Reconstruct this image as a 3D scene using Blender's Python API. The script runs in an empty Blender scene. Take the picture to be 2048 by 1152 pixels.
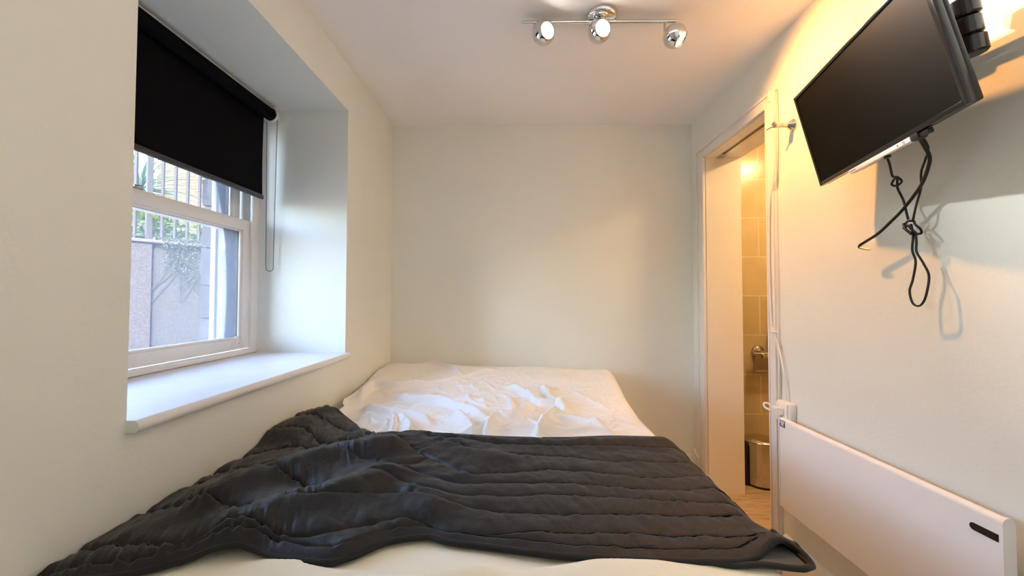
import bpy, bmesh, math, random
import numpy as np
from mathutils import Vector, Matrix, noise as mnoise

random.seed(7)
SC = bpy.context.scene
COL = SC.collection

# ------------------------------------------------------------------ settings
SC.view_settings.view_transform = 'Standard'
SC.view_settings.look = 'None'
SC.view_settings.gamma = 1.0
SC.view_settings.use_curve_mapping = False
SC.view_settings.exposure = EXPOSURE = 1.90
cy = SC.cycles
cy.use_denoising = True
cy.sample_clamp_indirect = 6.0
cy.caustics_reflective = False
cy.caustics_refractive = False
cy.max_bounces = 14
cy.diffuse_bounces = 8
cy.transparent_max_bounces = 16
cy.filter_width = 1.2

# ------------------------------------------------------------------ room numbers (metres)
XL, XR, ZC, YB, YF = -0.848, 1.140, 2.329, 2.607, -0.55
CAMZ = 1.174
WIN = dict(y0=0.846, y1=1.920, z0=0.909, z1=2.105)     # window recess in the left wall
XF = -1.286                                            # inner face of the window frame
DOOR = dict(y0=1.800, y1=2.428, z1=2.046)
XR2 = XR + 0.208                                       # bathroom face of the right wall

# ------------------------------------------------------------------ materials
def nodes_of(name):
    m = bpy.data.materials.new(name); m.use_nodes = True
    nt = m.node_tree; b = nt.nodes['Principled BSDF']
    return m, nt, b

def mat(name, col, rough=0.6, metal=0.0, bump=0.0, scale=60.0, vary=0.0, vscale=6.0, sheen=0.0, spec=0.5, detail=4.0, coat=0.0):
    """Principled paint / plastic / cloth with procedural colour variation and bump."""
    m, nt, b = nodes_of(name)
    b.inputs['Base Color'].default_value = (*col, 1)
    b.inputs['Roughness'].default_value = rough
    b.inputs['Metallic'].default_value = metal
    b.inputs['Specular IOR Level'].default_value = spec
    if sheen: b.inputs['Sheen Weight'].default_value = sheen
    if coat: b.inputs['Coat Weight'].default_value = coat
    tc = nt.nodes.new('ShaderNodeTexCoord')
    if vary:
        n = nt.nodes.new('ShaderNodeTexNoise'); n.inputs['Scale'].default_value = vscale; n.inputs['Detail'].default_value = 5
        nt.links.new(tc.outputs['Object'], n.inputs['Vector'])
        r = nt.nodes.new('ShaderNodeValToRGB')
        r.color_ramp.elements[0].position = 0.3; r.color_ramp.elements[1].position = 0.7
        r.color_ramp.elements[0].color = (*[c*(1-vary) for c in col], 1)
        r.color_ramp.elements[1].color = (*[min(1, c*(1+vary)) for c in col], 1)
        nt.links.new(n.outputs['Fac'], r.inputs['Fac']); nt.links.new(r.outputs['Color'], b.inputs['Base Color'])
    if bump:
        n = nt.nodes.new('ShaderNodeTexNoise'); n.inputs['Scale'].default_value = scale; n.inputs['Detail'].default_value = detail
        nt.links.new(tc.outputs['Object'], n.inputs['Vector'])
        bp = nt.nodes.new('ShaderNodeBump'); bp.inputs['Strength'].default_value = bump; bp.inputs['Distance'].default_value = 0.002
        nt.links.new(n.outputs['Fac'], bp.inputs['Height']); nt.links.new(bp.outputs['Normal'], b.inputs['Normal'])
    return m

def emit(name, col, s):
    m, nt, b = nodes_of(name)
    b.inputs['Base Color'].default_value = (0, 0, 0, 1)
    b.inputs['Emission Color'].default_value = (*col, 1)
    b.inputs['Emission Strength'].default_value = s
    return m

def glass_mat(name, haze=0.0, hcol=(0.75, 0.8, 0.95), speck=0.0):
    """Thin window pane: mostly see-through, a faint reflection, and a milky film of dirt."""
    m, nt, b = nodes_of(name)
    out = nt.nodes['Material Output']
    tr = nt.nodes.new('ShaderNodeBsdfTransparent'); tr.inputs['Color'].default_value = (0.97, 0.98, 0.98, 1)
    gl = nt.nodes.new('ShaderNodeBsdfGlossy'); gl.inputs['Roughness'].default_value = 0.02
    fr = nt.nodes.new('ShaderNodeFresnel'); fr.inputs['IOR'].default_value = 1.25
    mx = nt.nodes.new('ShaderNodeMixShader')
    nt.links.new(fr.outputs[0], mx.inputs[0]); nt.links.new(tr.outputs[0], mx.inputs[1]); nt.links.new(gl.outputs[0], mx.inputs[2])
    last = mx
    if haze:
        tl = nt.nodes.new('ShaderNodeBsdfTranslucent'); tl.inputs['Color'].default_value = (*hcol, 1)
        m2 = nt.nodes.new('ShaderNodeMixShader')
        n = nt.nodes.new('ShaderNodeTexNoise'); n.inputs['Scale'].default_value = 260; n.inputs['Detail'].default_value = 2
        tc = nt.nodes.new('ShaderNodeTexCoord'); nt.links.new(tc.outputs['Object'], n.inputs['Vector'])
        mr = nt.nodes.new('ShaderNodeMapRange')
        mr.inputs['From Min'].default_value = 0.3; mr.inputs['From Max'].default_value = 0.7
        mr.inputs['To Min'].default_value = max(0, haze-speck); mr.inputs['To Max'].default_value = haze+speck
        nt.links.new(n.outputs['Fac'], mr.inputs['Value']); nt.links.new(mr.outputs[0], m2.inputs[0])
        nt.links.new(mx.outputs[0], m2.inputs[1]); nt.links.new(tl.outputs[0], m2.inputs[2])
        last = m2
    nt.links.new(last.outputs[0], out.inputs['Surface'])
    return m

def brick_mat(name, c1, c2, mortar, w, h, msize, rough=0.7, bump=0.3, axis='XZ', offset=0.5, vary=0.12, origin=(0.0, 0.0)):
    m, nt, b = nodes_of(name)
    tc = nt.nodes.new('ShaderNodeTexCoord'); sp = nt.nodes.new('ShaderNodeSeparateXYZ'); cb = nt.nodes.new('ShaderNodeCombineXYZ')
    nt.links.new(tc.outputs['Object'], sp.inputs[0])
    for k_ax, (s_, d_) in enumerate(zip(axis, 'XY')):
        mt = nt.nodes.new('ShaderNodeMath'); mt.operation = 'SUBTRACT'; mt.inputs[1].default_value = origin[k_ax]
        nt.links.new(sp.outputs[s_], mt.inputs[0]); nt.links.new(mt.outputs[0], cb.inputs[d_])
    br = nt.nodes.new('ShaderNodeTexBrick'); br.offset = offset
    br.inputs['Color1'].default_value = (*c1, 1); br.inputs['Color2'].default_value = (*c2, 1); br.inputs['Mortar'].default_value = (*mortar, 1)
    br.inputs['Scale'].default_value = 1.0; br.inputs['Brick Width'].default_value = w; br.inputs['Row Height'].default_value = h
    br.inputs['Mortar Size'].default_value = msize; br.inputs['Mortar Smooth'].default_value = 0.1; br.inputs['Bias'].default_value = 0
    nt.links.new(cb.outputs[0], br.inputs['Vector'])
    n = nt.nodes.new('ShaderNodeTexNoise'); n.inputs['Scale'].default_value = 9; n.inputs['Detail'].default_value = 6
    nt.links.new(tc.outputs['Object'], n.inputs['Vector'])
    mr = nt.nodes.new('ShaderNodeMapRange'); mr.inputs['To Min'].default_value = 1-vary; mr.inputs['To Max'].default_value = 1+vary
    nt.links.new(n.outputs['Fac'], mr.inputs['Value'])
    vm = nt.nodes.new('ShaderNodeVectorMath'); vm.operation = 'SCALE'
    nt.links.new(br.outputs['Color'], vm.inputs[0]); nt.links.new(mr.outputs[0], vm.inputs['Scale'])
    nt.links.new(vm.outputs[0], b.inputs['Base Color'])
    b.inputs['Roughness'].default_value = rough
    bp = nt.nodes.new('ShaderNodeBump'); bp.inputs['Strength'].default_value = bump; bp.inputs['Distance'].default_value = 0.002; bp.invert = True
    nt.links.new(br.outputs['Fac'], bp.inputs['Height']); nt.links.new(bp.outputs['Normal'], b.inputs['Normal'])
    return m

def wood_mat(name):
    m, nt, b = nodes_of(name)
    tc = nt.nodes.new('ShaderNodeTexCoord'); mp = nt.nodes.new('ShaderNodeMapping')
    mp.inputs['Scale'].default_value = (2.0, 22.0, 1.0)
    nt.links.new(tc.outputs['Object'], mp.inputs[0])
    n = nt.nodes.new('ShaderNodeTexNoise'); n.inputs['Scale'].default_value = 2.2; n.inputs['Detail'].default_value = 8; n.inputs['Distortion'].default_value = 0.6
    nt.links.new(mp.outputs[0], n.inputs['Vector'])
    r = nt.nodes.new('ShaderNodeValToRGB')
    r.color_ramp.elements[0].position = 0.3; r.color_ramp.elements[0].color = (0.30, 0.20, 0.12, 1)
    r.color_ramp.elements[1].position = 0.72; r.color_ramp.elements[1].color = (0.56, 0.43, 0.29, 1)
    nt.links.new(n.outputs['Fac'], r.inputs['Fac']); nt.links.new(r.outputs['Color'], b.inputs['Base Color'])
    b.inputs['Roughness'].default_value = 0.4
    return m

M = {}
M['paint'] = mat('wall_paint', (0.762, 0.782, 0.735), 0.55, bump=0.25, scale=90, vary=0.02, vscale=2.5)
M['ceiling'] = mat('ceiling_paint', (0.86, 0.845, 0.84), 0.7, bump=0.2, scale=110, vary=0.015, vscale=2)
M['front'] = mat('grey_green_paint', (0.50, 0.53, 0.53), 0.7, bump=0.2, scale=110)
M['gloss_white'] = mat('white_gloss_paint', (0.78, 0.76, 0.73), 0.28, bump=0.06, scale=40, vary=0.02)
M['outer_dimmed'] = mat('dimmed_white_paint', (0.20, 0.20, 0.21), 0.6, bump=0.1, scale=40, vary=0.08)  # window white darkened in its colour to offset the bright sky light
M['sill'] = mat('white_sill_paint', (0.80, 0.80, 0.81), 0.35, bump=0.12, scale=35, vary=0.03, vscale=9)
M['reveal'] = mat('cream_gloss_paint', (0.80, 0.75, 0.66), 0.35, bump=0.05, scale=40, vary=0.02)
M['floor'] = wood_mat('oak_laminate')
M['tile'] = brick_mat('beige_wall_tile', (0.46, 0.36, 0.20), (0.51, 0.40, 0.235), (0.60, 0.50, 0.33), 0.60, 0.266, 0.004, rough=0.22, bump=0.2, axis='XZ', offset=0.5, origin=(1.637, 0.1326))
M['tile_side'] = brick_mat('beige_side_tile', (0.46, 0.36, 0.20), (0.51, 0.40, 0.235), (0.60, 0.50, 0.33), 0.60, 0.266, 0.004, rough=0.2, bump=0.2, axis='YZ', offset=0.5)
M['chrome'] = mat('polished_chrome', (0.72, 0.72, 0.73), 0.10, 1.0)
M['satin'] = mat('brushed_steel', (0.55, 0.53, 0.51), 0.28, 1.0)
M['bin_steel'] = mat('bin_steel', (0.62, 0.58, 0.52), 0.16, 1.0, vary=0.08, vscale=5)
M['bronze'] = mat('dark_chrome', (0.42, 0.38, 0.33), 0.15, 1.0)
M['black_plastic'] = mat('black_plastic', (0.012, 0.011, 0.011), 0.35, spec=0.4, bump=0.05, scale=200)
M['gloss_black'] = mat('gloss_black', (0.010, 0.008, 0.008), 0.12, spec=0.6)
M['screen'] = mat('matte_screen', (0.005, 0.0048, 0.004), 0.45, spec=0.06, bump=0.03, scale=500)
M['white_plastic'] = mat('white_plastic', (0.78, 0.76, 0.72), 0.35, vary=0.01)
M['heater'] = mat('heater_enamel', (0.82, 0.81, 0.80), 0.35, bump=0.04, scale=120)
M['blind'] = mat('blackout_cloth', (0.0028, 0.0028, 0.0042), 0.85, bump=0.3, scale=700, spec=0.08, vary=0.25, vscale=350)
M['blind_bar'] = mat('blind_bar_grey', (0.035, 0.035, 0.045), 0.4)
M['fabric_white'] = mat('white_cotton', (0.85, 0.83, 0.81), 0.85, bump=0.22, scale=420, sheen=0.15, spec=0.2)
M['fabric_cream'] = mat('cream_cotton', (0.87, 0.81, 0.66), 0.85, bump=0.22, scale=420, sheen=0.15, spec=0.2)
M['quilt'] = mat('charcoal_quilt_cotton', (0.0098, 0.0083, 0.0084), 0.5, bump=0.5, scale=240, sheen=0.08, spec=0.3, vary=0.15, vscale=40)
M['binding'] = mat('quilt_binding', (0.009, 0.0085, 0.009), 0.7, bump=0.3, scale=300, sheen=0.08, spec=0.3)
M['stitch_shade'] = mat('stitch_shadow_black', (0.004, 0.004, 0.004), 0.9, spec=0.1)  # near-black colour standing in for shadow along the stitch lines
M['lining'] = mat('quilt_lining', (0.11, 0.105, 0.10), 0.7, bump=0.3, scale=300, spec=0.3)
M['bed_base'] = mat('bed_base_cloth', (0.55, 0.53, 0.50), 0.8, bump=0.2, scale=300)
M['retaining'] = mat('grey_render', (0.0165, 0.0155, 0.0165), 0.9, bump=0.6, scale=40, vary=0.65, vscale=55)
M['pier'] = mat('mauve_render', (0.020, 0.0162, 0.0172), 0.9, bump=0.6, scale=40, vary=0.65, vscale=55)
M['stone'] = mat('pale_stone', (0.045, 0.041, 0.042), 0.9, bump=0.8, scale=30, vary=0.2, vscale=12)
M['iron'] = mat('dark_iron_paint', (0.006, 0.006, 0.009), 0.7, bump=0.1, scale=80)
M['brick'] = brick_mat('yellow_stock_brick', (0.024, 0.0155, 0.0040), (0.035, 0.0225, 0.0060), (0.050, 0.040, 0.020), 0.225, 0.075, 0.010, rough=0.9, bump=0.4, axis='XZ', vary=0.25)
M['slate'] = mat('roof_slate', (0.16, 0.16, 0.18), 0.7, bump=0.3, scale=30)
M['soil'] = mat('paving_grey', (0.22, 0.22, 0.22), 0.9, bump=0.4, scale=30, vary=0.2)
def leaf_mat(name, col, trans):
    m, nt, b = nodes_of(name); out = nt.nodes['Material Output']
    b.inputs['Base Color'].default_value = (*col, 1); b.inputs['Roughness'].default_value = 0.5
    tl = nt.nodes.new('ShaderNodeBsdfTranslucent'); tl.inputs['Color'].default_value = (*trans, 1)
    mx = nt.nodes.new('ShaderNodeMixShader'); mx.inputs[0].default_value = 0.4
    nt.links.new(b.outputs[0], mx.inputs[1]); nt.links.new(tl.outputs[0], mx.inputs[2]); nt.links.new(mx.outputs[0], out.inputs['Surface'])
    return m
M['leaf'] = leaf_mat('shrub_leaf', (0.035, 0.07, 0.012), (0.09, 0.14, 0.015))
M['leaf_dark'] = leaf_mat('ivy_leaf', (0.022, 0.034, 0.02), (0.03, 0.05, 0.016))
M['palm'] = leaf_mat('palm_leaf', (0.05, 0.08, 0.06), (0.06, 0.10, 0.05))
M['bark'] = mat('bark', (0.16, 0.12, 0.09), 0.9, bump=0.6, scale=30)
M['bulb_white'] = emit('lamp_glow_white', (1.0, 0.95, 0.86), 7.0)
M['bulb_warm'] = emit('lamp_glow_amber', (1.0, 0.60, 0.22), 1.1)
M['bath_lamp'] = emit('bath_lamp_glow', (1.0, 0.66, 0.30), 43.0)
M['grey_text'] = mat('grey_print', (0.32, 0.31, 0.33), 0.6)
M['pink'] = mat('pink_print', (0.80, 0.28, 0.36), 0.6)
M['navy'] = mat('dark_label_print', (0.10, 0.07, 0.12), 0.5)
M['label_white'] = mat('label_lilac', (0.62, 0.58, 0.68), 0.5)
M['dark_bead'] = mat('dark_bead', (0.10, 0.10, 0.11), 0.35, 0.6)
M['brass'] = mat('brass_tip', (0.72, 0.55, 0.28), 0.25, 1.0)
M['glass_clear'] = glass_mat('clear_pane', 0.02)
M['glass_hazy'] = glass_mat('dusty_pane', 0.034, (0.80, 0.85, 1.0), speck=0.026)

# ------------------------------------------------------------------ mesh helpers
WLOC = {}
def bm_new(): return bmesh.new()

def box(bm, x0, y0, z0, x1, y1, z1, bevel=0.0, seg=2):
    t = bmesh.new()
    bmesh.ops.create_cube(t, size=1.0)
    for v in t.verts:
        v.co = Vector(((x0+x1)/2 + v.co.x*(x1-x0), (y0+y1)/2 + v.co.y*(y1-y0), (z0+z1)/2 + v.co.z*(z1-z0)))
    if bevel:
        bmesh.ops.bevel(t, geom=list(t.edges), offset=bevel, segments=seg, profile=0.5, affect='EDGES')
    merge(bm, t)

def merge(bm, t, mtx=None):
    vm = {}
    for v in t.verts: vm[v] = bm.verts.new(mtx @ v.co if mtx else v.co)
    for f in t.faces:
        try: bm.faces.new([vm[v] for v in f.verts])
        except ValueError: pass
    t.free()

def frames_along(pts, closed=False):
    pts = [Vector(p) for p in pts]; n = len(pts); out = []
    up = None
    for i, p in enumerate(pts):
        if closed: d = pts[(i+1) % n]-pts[i-1]
        else: d = pts[min(i+1, n-1)]-pts[max(i-1, 0)]
        if d.length < 1e-9: d = Vector((0, 0, 1))
        d.normalize()
        if up is None:
            a = Vector((0, 0, 1)) if abs(d.z) < 0.9 else Vector((1, 0, 0))
            up = (a - d*a.dot(d)).normalized()
        else:
            up = (up - d*up.dot(d))
            up = up.normalized() if up.length > 1e-6 else d.orthogonal().normalized()
        out.append((p, d, up, d.cross(up)))
    return out

def tube(bm, pts, r, seg=10, closed=False, flat=1.0, caps=True):
    fr = frames_along(pts, closed); rings = []
    for i, (p, d, u, s) in enumerate(fr):
        rr = r[i] if isinstance(r, (list, tuple)) else r
        rings.append([bm.verts.new(p + (u*math.cos(2*math.pi*k/seg)*flat + s*math.sin(2*math.pi*k/seg))*rr) for k in range(seg)])
    m = len(rings)
    for i in range(m if closed else m-1):
        a, b = rings[i], rings[(i+1) % m]
        for k in range(seg):
            bm.faces.new((a[k], a[(k+1) % seg], b[(k+1) % seg], b[k]))
    if caps and not closed:
        bm.faces.new(list(reversed(rings[0]))); bm.faces.new(rings[-1])

def lathe(bm, prof, org, axis, seg=32, close_ends=True):
    """prof = [(radius, distance along axis)]"""
    axis = Vector(axis).normalized(); u = axis.orthogonal().normalized(); s = axis.cross(u); org = Vector(org); rings = []
    for r, h in prof:
        if r < 1e-6: rings.append([bm.verts.new(org+axis*h)])
        else: rings.append([bm.verts.new(org+axis*h+(u*math.cos(2*math.pi*k/seg)+s*math.sin(2*math.pi*k/seg))*r) for k in range(seg)])
    for a, b in zip(rings, rings[1:]):
        for k in range(seg):
            k2 = (k+1) % seg
            if len(a) == 1 and len(b) == 1: continue
            if len(a) == 1: bm.faces.new((a[0], b[k], b[k2]))
            elif len(b) == 1: bm.faces.new((a[k], b[0], a[k2]))
            else: bm.faces.new((a[k], b[k], b[k2], a[k2]))
    if close_ends:
        if len(rings[0]) > 1: bm.faces.new(list(reversed(rings[0])))
        if len(rings[-1]) > 1: bm.faces.new(rings[-1])

def extrude_poly(bm, poly, axis, a0, a1):
    """poly = 2-D outline in the two other axes (in xyz order), extruded along axis from a0 to a1"""
    def P(p, a):
        q = list(p); q.insert('xyz'.index(axis), a); return Vector(q)
    A = [bm.verts.new(P(p, a0)) for p in poly]; B = [bm.verts.new(P(p, a1)) for p in poly]; n = len(poly)
    bm.faces.new(A); bm.faces.new(list(reversed(B)))
    for k in range(n): bm.faces.new((A[k], B[k], B[(k+1) % n], A[(k+1) % n]))

def spline(pts, sub=8, closed=False):
    P = [Vector(p) for p in pts]; n = len(P); out = []
    rng = range(n if closed else n-1)
    for i in rng:
        g = lambda j: P[j % n] if closed else P[max(0, min(n-1, j))]
        p0, p1, p2, p3 = g(i-1), g(i), g(i+1), g(i+2)
        for k in range(sub):
            t = k/sub
            out.append(0.5*((2*p1)+(p2-p0)*t+(2*p0-5*p1+4*p2-p3)*t*t+(3*p1-p0-3*p2+p3)*t**3))
    if not closed: out.append(P[-1])
    return out

def obj(name, bm, material, parent=None, smooth=40, local=False):
    """Link ONE mesh object; geometry is given in world coordinates unless local."""
    bmesh.ops.recalc_face_normals(bm, faces=bm.faces)
    me = bpy.data.meshes.new(name)
    off = WLOC.get(parent.name, Vector()) if (parent and not local) else Vector()
    if off.length:
        for v in bm.verts: v.co -= off
    bm.to_mesh(me); bm.free()
    if smooth is not None:
        me.shade_smooth()
        if smooth < 180: me.set_sharp_from_angle(angle=math.radians(smooth))
    mats = material if isinstance(material, (list, tuple)) else [material]
    for m in mats: me.materials.append(m)
    o = bpy.data.objects.new(name, me); COL.objects.link(o)
    if parent:
        o.parent = parent; WLOC[o.name] = off
    return o

def mark(o, label=None, cat=None, group=None, kind=None):
    if label: o['label'] = label
    if cat: o['category'] = cat
    if group: o['group'] = group
    if kind: o['kind'] = kind
    return o

def thing(name, label, cat, loc=(0, 0, 0), group=None, kind=None):
    o = bpy.data.objects.new(name, None); COL.objects.link(o)
    o.empty_display_size = 0.05
    o.location = loc; WLOC[o.name] = Vector(loc)
    return mark(o, label, cat, group, kind)

# ------------------------------------------------------------------ camera
yaw, pit, rol = [math.radians(a) for a in (1.0327, 1.5374, 0.1162)]
fw = Vector((-math.sin(yaw)*math.cos(pit), math.cos(yaw)*math.cos(pit), math.sin(pit)))
rt = Vector((math.cos(yaw), math.sin(yaw), 0)); up = rt.cross(fw)
r2 = rt*math.cos(rol)+up*math.sin(rol); u2 = up*math.cos(rol)-rt*math.sin(rol)
cd = bpy.data.cameras.new('camera'); cd.sensor_width = 36.0; cd.lens = 790/2048*36.0; cd.clip_start = 0.02; cd.clip_end = 200
cam = bpy.data.objects.new('camera', cd); COL.objects.link(cam)
cam.matrix_world = Matrix(((r2.x, u2.x, -fw.x, 0), (r2.y, u2.y, -fw.y, 0), (r2.z, u2.z, -fw.z, CAMZ), (0, 0, 0, 1)))
SC.camera = cam

# ------------------------------------------------------------------ room shell
def struct(name, bm, m, label, cat, smooth=None, parent=None):
    o = obj(name, bm, m, parent, smooth)
    if not parent: mark(o, label, cat, kind='structure')
    return o

b = bm_new(); box(b, XF+0.0, YF-0.1, -0.12, 2.30, 2.85, 0.0)
struct('floor', b, M['floor'], 'oak laminate floor running from the bedroom into the bathroom', 'floor')
b = bm_new(); box(b, XL-0.44, YF-0.1, ZC, XR2, YB+0.1, ZC+0.12)
struct('ceiling', b, M['ceiling'], 'plain off-white ceiling above the bed', 'ceiling')
b = bm_new()
y0, y1, z0, z1 = WIN['y0'], WIN['y1'], WIN['z0'], WIN['z1']
box(b, XF, YF, 0, XL, y0, ZC); box(b, XF, y1, 0, XL, YB, ZC)
box(b, XF, y0, 0, XL, y1, z0-0.026); box(b, XF, y0, z1, XL, y1, ZC)
bmesh.ops.remove_doubles(b, verts=b.verts, dist=1e-5)
struct('wall_left', b, M['paint'], 'thick pale green wall with the deep window recess', 'wall')
b = bm_new(); box(b, XF, YB, 0, XR2, YB+0.1, ZC)
struct('wall_back', b, M['paint'], 'plain pale green wall behind the head of the bed', 'wall')
b = bm_new(); box(b, XF, YF-0.1, 0, XR2, YF, ZC)
struct('wall_front', b, M['front'], 'plain grey-green wall behind the camera', 'wall')
b = bm_new()
box(b, XR, YF, 0, XR2, DOOR['y0'], ZC); box(b, XR, DOOR['y1'], 0, XR2, YB, ZC)
box(b, XR, DOOR['y0'], DOOR['z1'], XR2, DOOR['y1'], ZC)
bmesh.ops.remove_doubles(b, verts=b.verts, dist=1e-5)
struct('wall_right', b, M['paint'], 'pale green wall carrying the television and the bathroom doorway', 'wall')
# skirting
b = bm_new()
prof = [(XR, 0), (XR-0.018, 0), (XR-0.018, 0.155), (XR-0.012, 0.168), (XR-0.006, 0.172), (XR, 0.174)]
extrude_poly(b, [(x, z) for x, z in prof], 'y', YF, 1.735)
struct('baseboard_right', b, M['gloss_white'], 'white skirting board below the panel heater', 'skirting board', 30)
b = bm_new()
extrude_poly(b, [(YB, 0), (YB-0.018, 0), (YB-0.018, 0.155), (YB-0.01, 0.17), (YB, 0.174)], 'x', 0.62, XR)
struct('baseboard_back', b, M['gloss_white'], 'white skirting board on the back wall beside the bed', 'skirting board', 30)

# ------------------------------------------------------------------ bathroom beyond the doorway
YT = 2.72
b = bm_new(); box(b, XR2-0.14, YT, 0, 2.3, YT+0.1, 2.45)
struct('wall_bathroom_far', b, M['tile'], 'beige tiled bathroom wall seen through the doorway', 'wall')
b = bm_new(); box(b, 2.2, 1.2, 0, 2.3, YT, 2.45)
struct('wall_bathroom_side', b, M['tile_side'], 'beige tiled bathroom side wall', 'wall')
b = bm_new(); box(b, XR2, 1.1, 0, 2.3, 1.2, 2.45)
struct('wall_bathroom_near', b, M['tile'], 'beige tiled bathroom near wall', 'wall')
b = bm_new(); box(b, XR2, 1.1, 2.33, 2.3, YT+0.1, 2.45)
struct('ceiling_bathroom', b, M['ceiling'], 'white bathroom ceiling', 'ceiling')

# door opening: casing, lining, sliding-door track
d1 = thing('door_1', 'white cased doorway to the bathroom with a sliding door track overhead', 'doorway', (XR, DOOR['y0'], 0), kind='structure')
dy0, dy1, dz = DOOR['y0'], DOOR['y1'], DOOR['z1']
t = 0.018
b = bm_new()
def cas(y0, y1, z0, z1): box(b, XR-t, y0, z0, XR, y1, z1, 0.003)
cas(dy0-0.052, dy0+0.006, 0, dz+0.055); cas(dy1-0.006, dy1+0.075, 0, dz+0.055); cas(dy0+0.006, dy1-0.006, dz-0.004, dz+0.055)
obj('architrave', b, M['gloss_white'], d1, 30)
b = bm_new(); box(b, XR-t-0.006, dy0-0.052, 0, XR-t, dy0-0.040, dz+0.055, 0.002); box(b, XR-t-0.006, dy1+0.063, 0, XR-t, dy1+0.075, dz+0.055, 0.002)
box(b, XR-t-0.006, dy0-0.040, dz+0.043, XR-t, dy1+0.063, dz+0.055, 0.002)
box(b, XR-t-0.004, dy0-0.006, 0, XR-t, dy0+0.002, dz, 0.0015); 
obj('architrave_bead', b, M['gloss_white'], d1, 30)
b = bm_new(); e = 0.008
box(b, XR+0.001, dy1-e, 0, XR2+0.006, dy1+0.001, dz); box(b, XR+0.001, dy0-0.001, 0, XR2+0.006, dy0+e, dz)
obj('lining', b, M['reveal'], d1, None)
b = bm_new(); box(b, XR+0.001, dy0+e, dz-e, XR+0.062, dy1-e, dz+0.001); box(b, XR+0.105, dy0+e, dz-e, XR2+0.006, dy1-e, dz+0.001)
obj('head_lining', b, M['reveal'], d1, None)
b = bm_new(); box(b, XR+0.062, dy0+e, dz-e+0.001, XR+0.082, dy1-0.075, dz+0.001)
obj('track_slot', b, M['gloss_black'], d1, None)
b = bm_new(); box(b, XR+0.082, dy0+e, dz-e-0.002, XR+0.105, dy1-0.060, dz+0.001, 0.001)
box(b, XR+0.062, dy1-0.075, dz-e, XR+0.082, dy1-e, dz+0.001); box(b, XR+0.082, dy1-0.060, dz-e, XR+0.105, dy1-e, dz+0.001)
obj('track_rail', b, M['satin'], d1, None)
b = bm_new(); box(b, XR-0.01, dy0, 0.0, XR2, dy1, 0.006, 0.002)
obj('threshold', b, M['floor'], d1, None)
# painted-over leftovers of an old hinge pair on the casing
for k, (zz, h) in enumerate(((2.035, 0.07), (1.195, 0.06))):
    lb = ('small painted-over hinge plate beside the top of the doorway', 'small painted-over latch plate halfway up beside the doorway')[k]
    g = thing('hinge_plate', lb, 'hinge', (XR, 2.545, zz))
    b = bm_new(); box(b, XR-0.008, 2.518, zz-h/2, XR, 2.556, zz+h/2, 0.003)
    obj('plate', b, M['paint'], g)
    b = bm_new(); tube(b, [(XR-0.011, 2.514, zz-h/2), (XR-0.011, 2.514, zz+h/2)], 0.005, 10)
    obj('knuckle', b, M['paint' if k == 0 else 'satin'], g)
# cable stub on the wall by the corner
g = thing('cable_end', 'short white cable end poking out low beside the doorway', 'cable', (XR, 2.58, 0.16))
b = bm_new(); tube(b, spline([(XR-0.012, 2.59, 0.205), (XR-0.014, 2.575, 0.196), (XR-0.014, 2.545, 0.186), (XR-0.012, 2.515, 0.172)]), 0.006, 8)
obj('cord', b, M['white_plastic'], g)
b = bm_new(); box(b, XR-0.012, 2.582, 0.185, XR, 2.598, 0.215, 0.002); obj('clip', b, M['white_plastic'], g)

# bathroom lamp
g = thing('bathroom_ceiling_lamp', 'round warm lamp on the bathroom ceiling', 'lamp', (1.93, 2.0, 2.33))
b = bm_new(); lathe(b, [(0.0, 0), (0.13, 0), (0.13, -0.03), (0.115, -0.035)], (1.93, 2.0, 2.33), (0, 0, 1), 40, True); obj('rim', b, M['white_plastic'], g)
b = bm_new(); lathe(b, [(0.115, -0.034), (0.10, -0.055), (0.06, -0.07), (0.0, -0.075)], (1.93, 2.0, 2.33), (0, 0, 1), 40, True); obj('diffuser', b, M['bath_lamp'], g)

# pedal bin
bc = Vector((1.542, 2.575, 0)); R = 0.100
g = thing('pedal_bin', 'round steel pedal bin with a domed lid on the bathroom floor', 'bin', bc)
b = bm_new(); lathe(b, [(R*0.90, 0.0), (R*0.94, 0.002), (R*0.94, 0.014)], bc, (0, 0, 1), 48); obj('base_ring', b, M['black_plastic'], g)
b = bm_new(); lathe(b, [(R*0.955, 0.014), (R*0.96, 0.25), (R, 0.252), (R, 0.272), (R*0.97, 0.274)], bc, (0, 0, 1), 48); obj('body', b, M['bin_steel'], g, 30)
b = bm_new(); lathe(b, [(R*0.98, 0.2745), (R*1.0, 0.278), (R*0.96, 0.284), (R*0.7, 0.293), (R*0.3, 0.298), (0, 0.299)], bc, (0, 0, 1), 48); obj('lid', b, M['bin_steel'], g, 60)
b = bm_new(); box(b, bc.x-R-0.012, bc.y-0.03, 0.0, bc.x-R*0.92, bc.y+0.03, 0.27, 0.004); obj('hinge_housing', b, M['black_plastic'], g)
b = bm_new(); box(b, bc.x+R*0.8, bc.y-0.02, 0.008, bc.x+R+0.03, bc.y+0.02, 0.016, 0.003); obj('pedal', b, M['black_plastic'], g)

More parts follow.
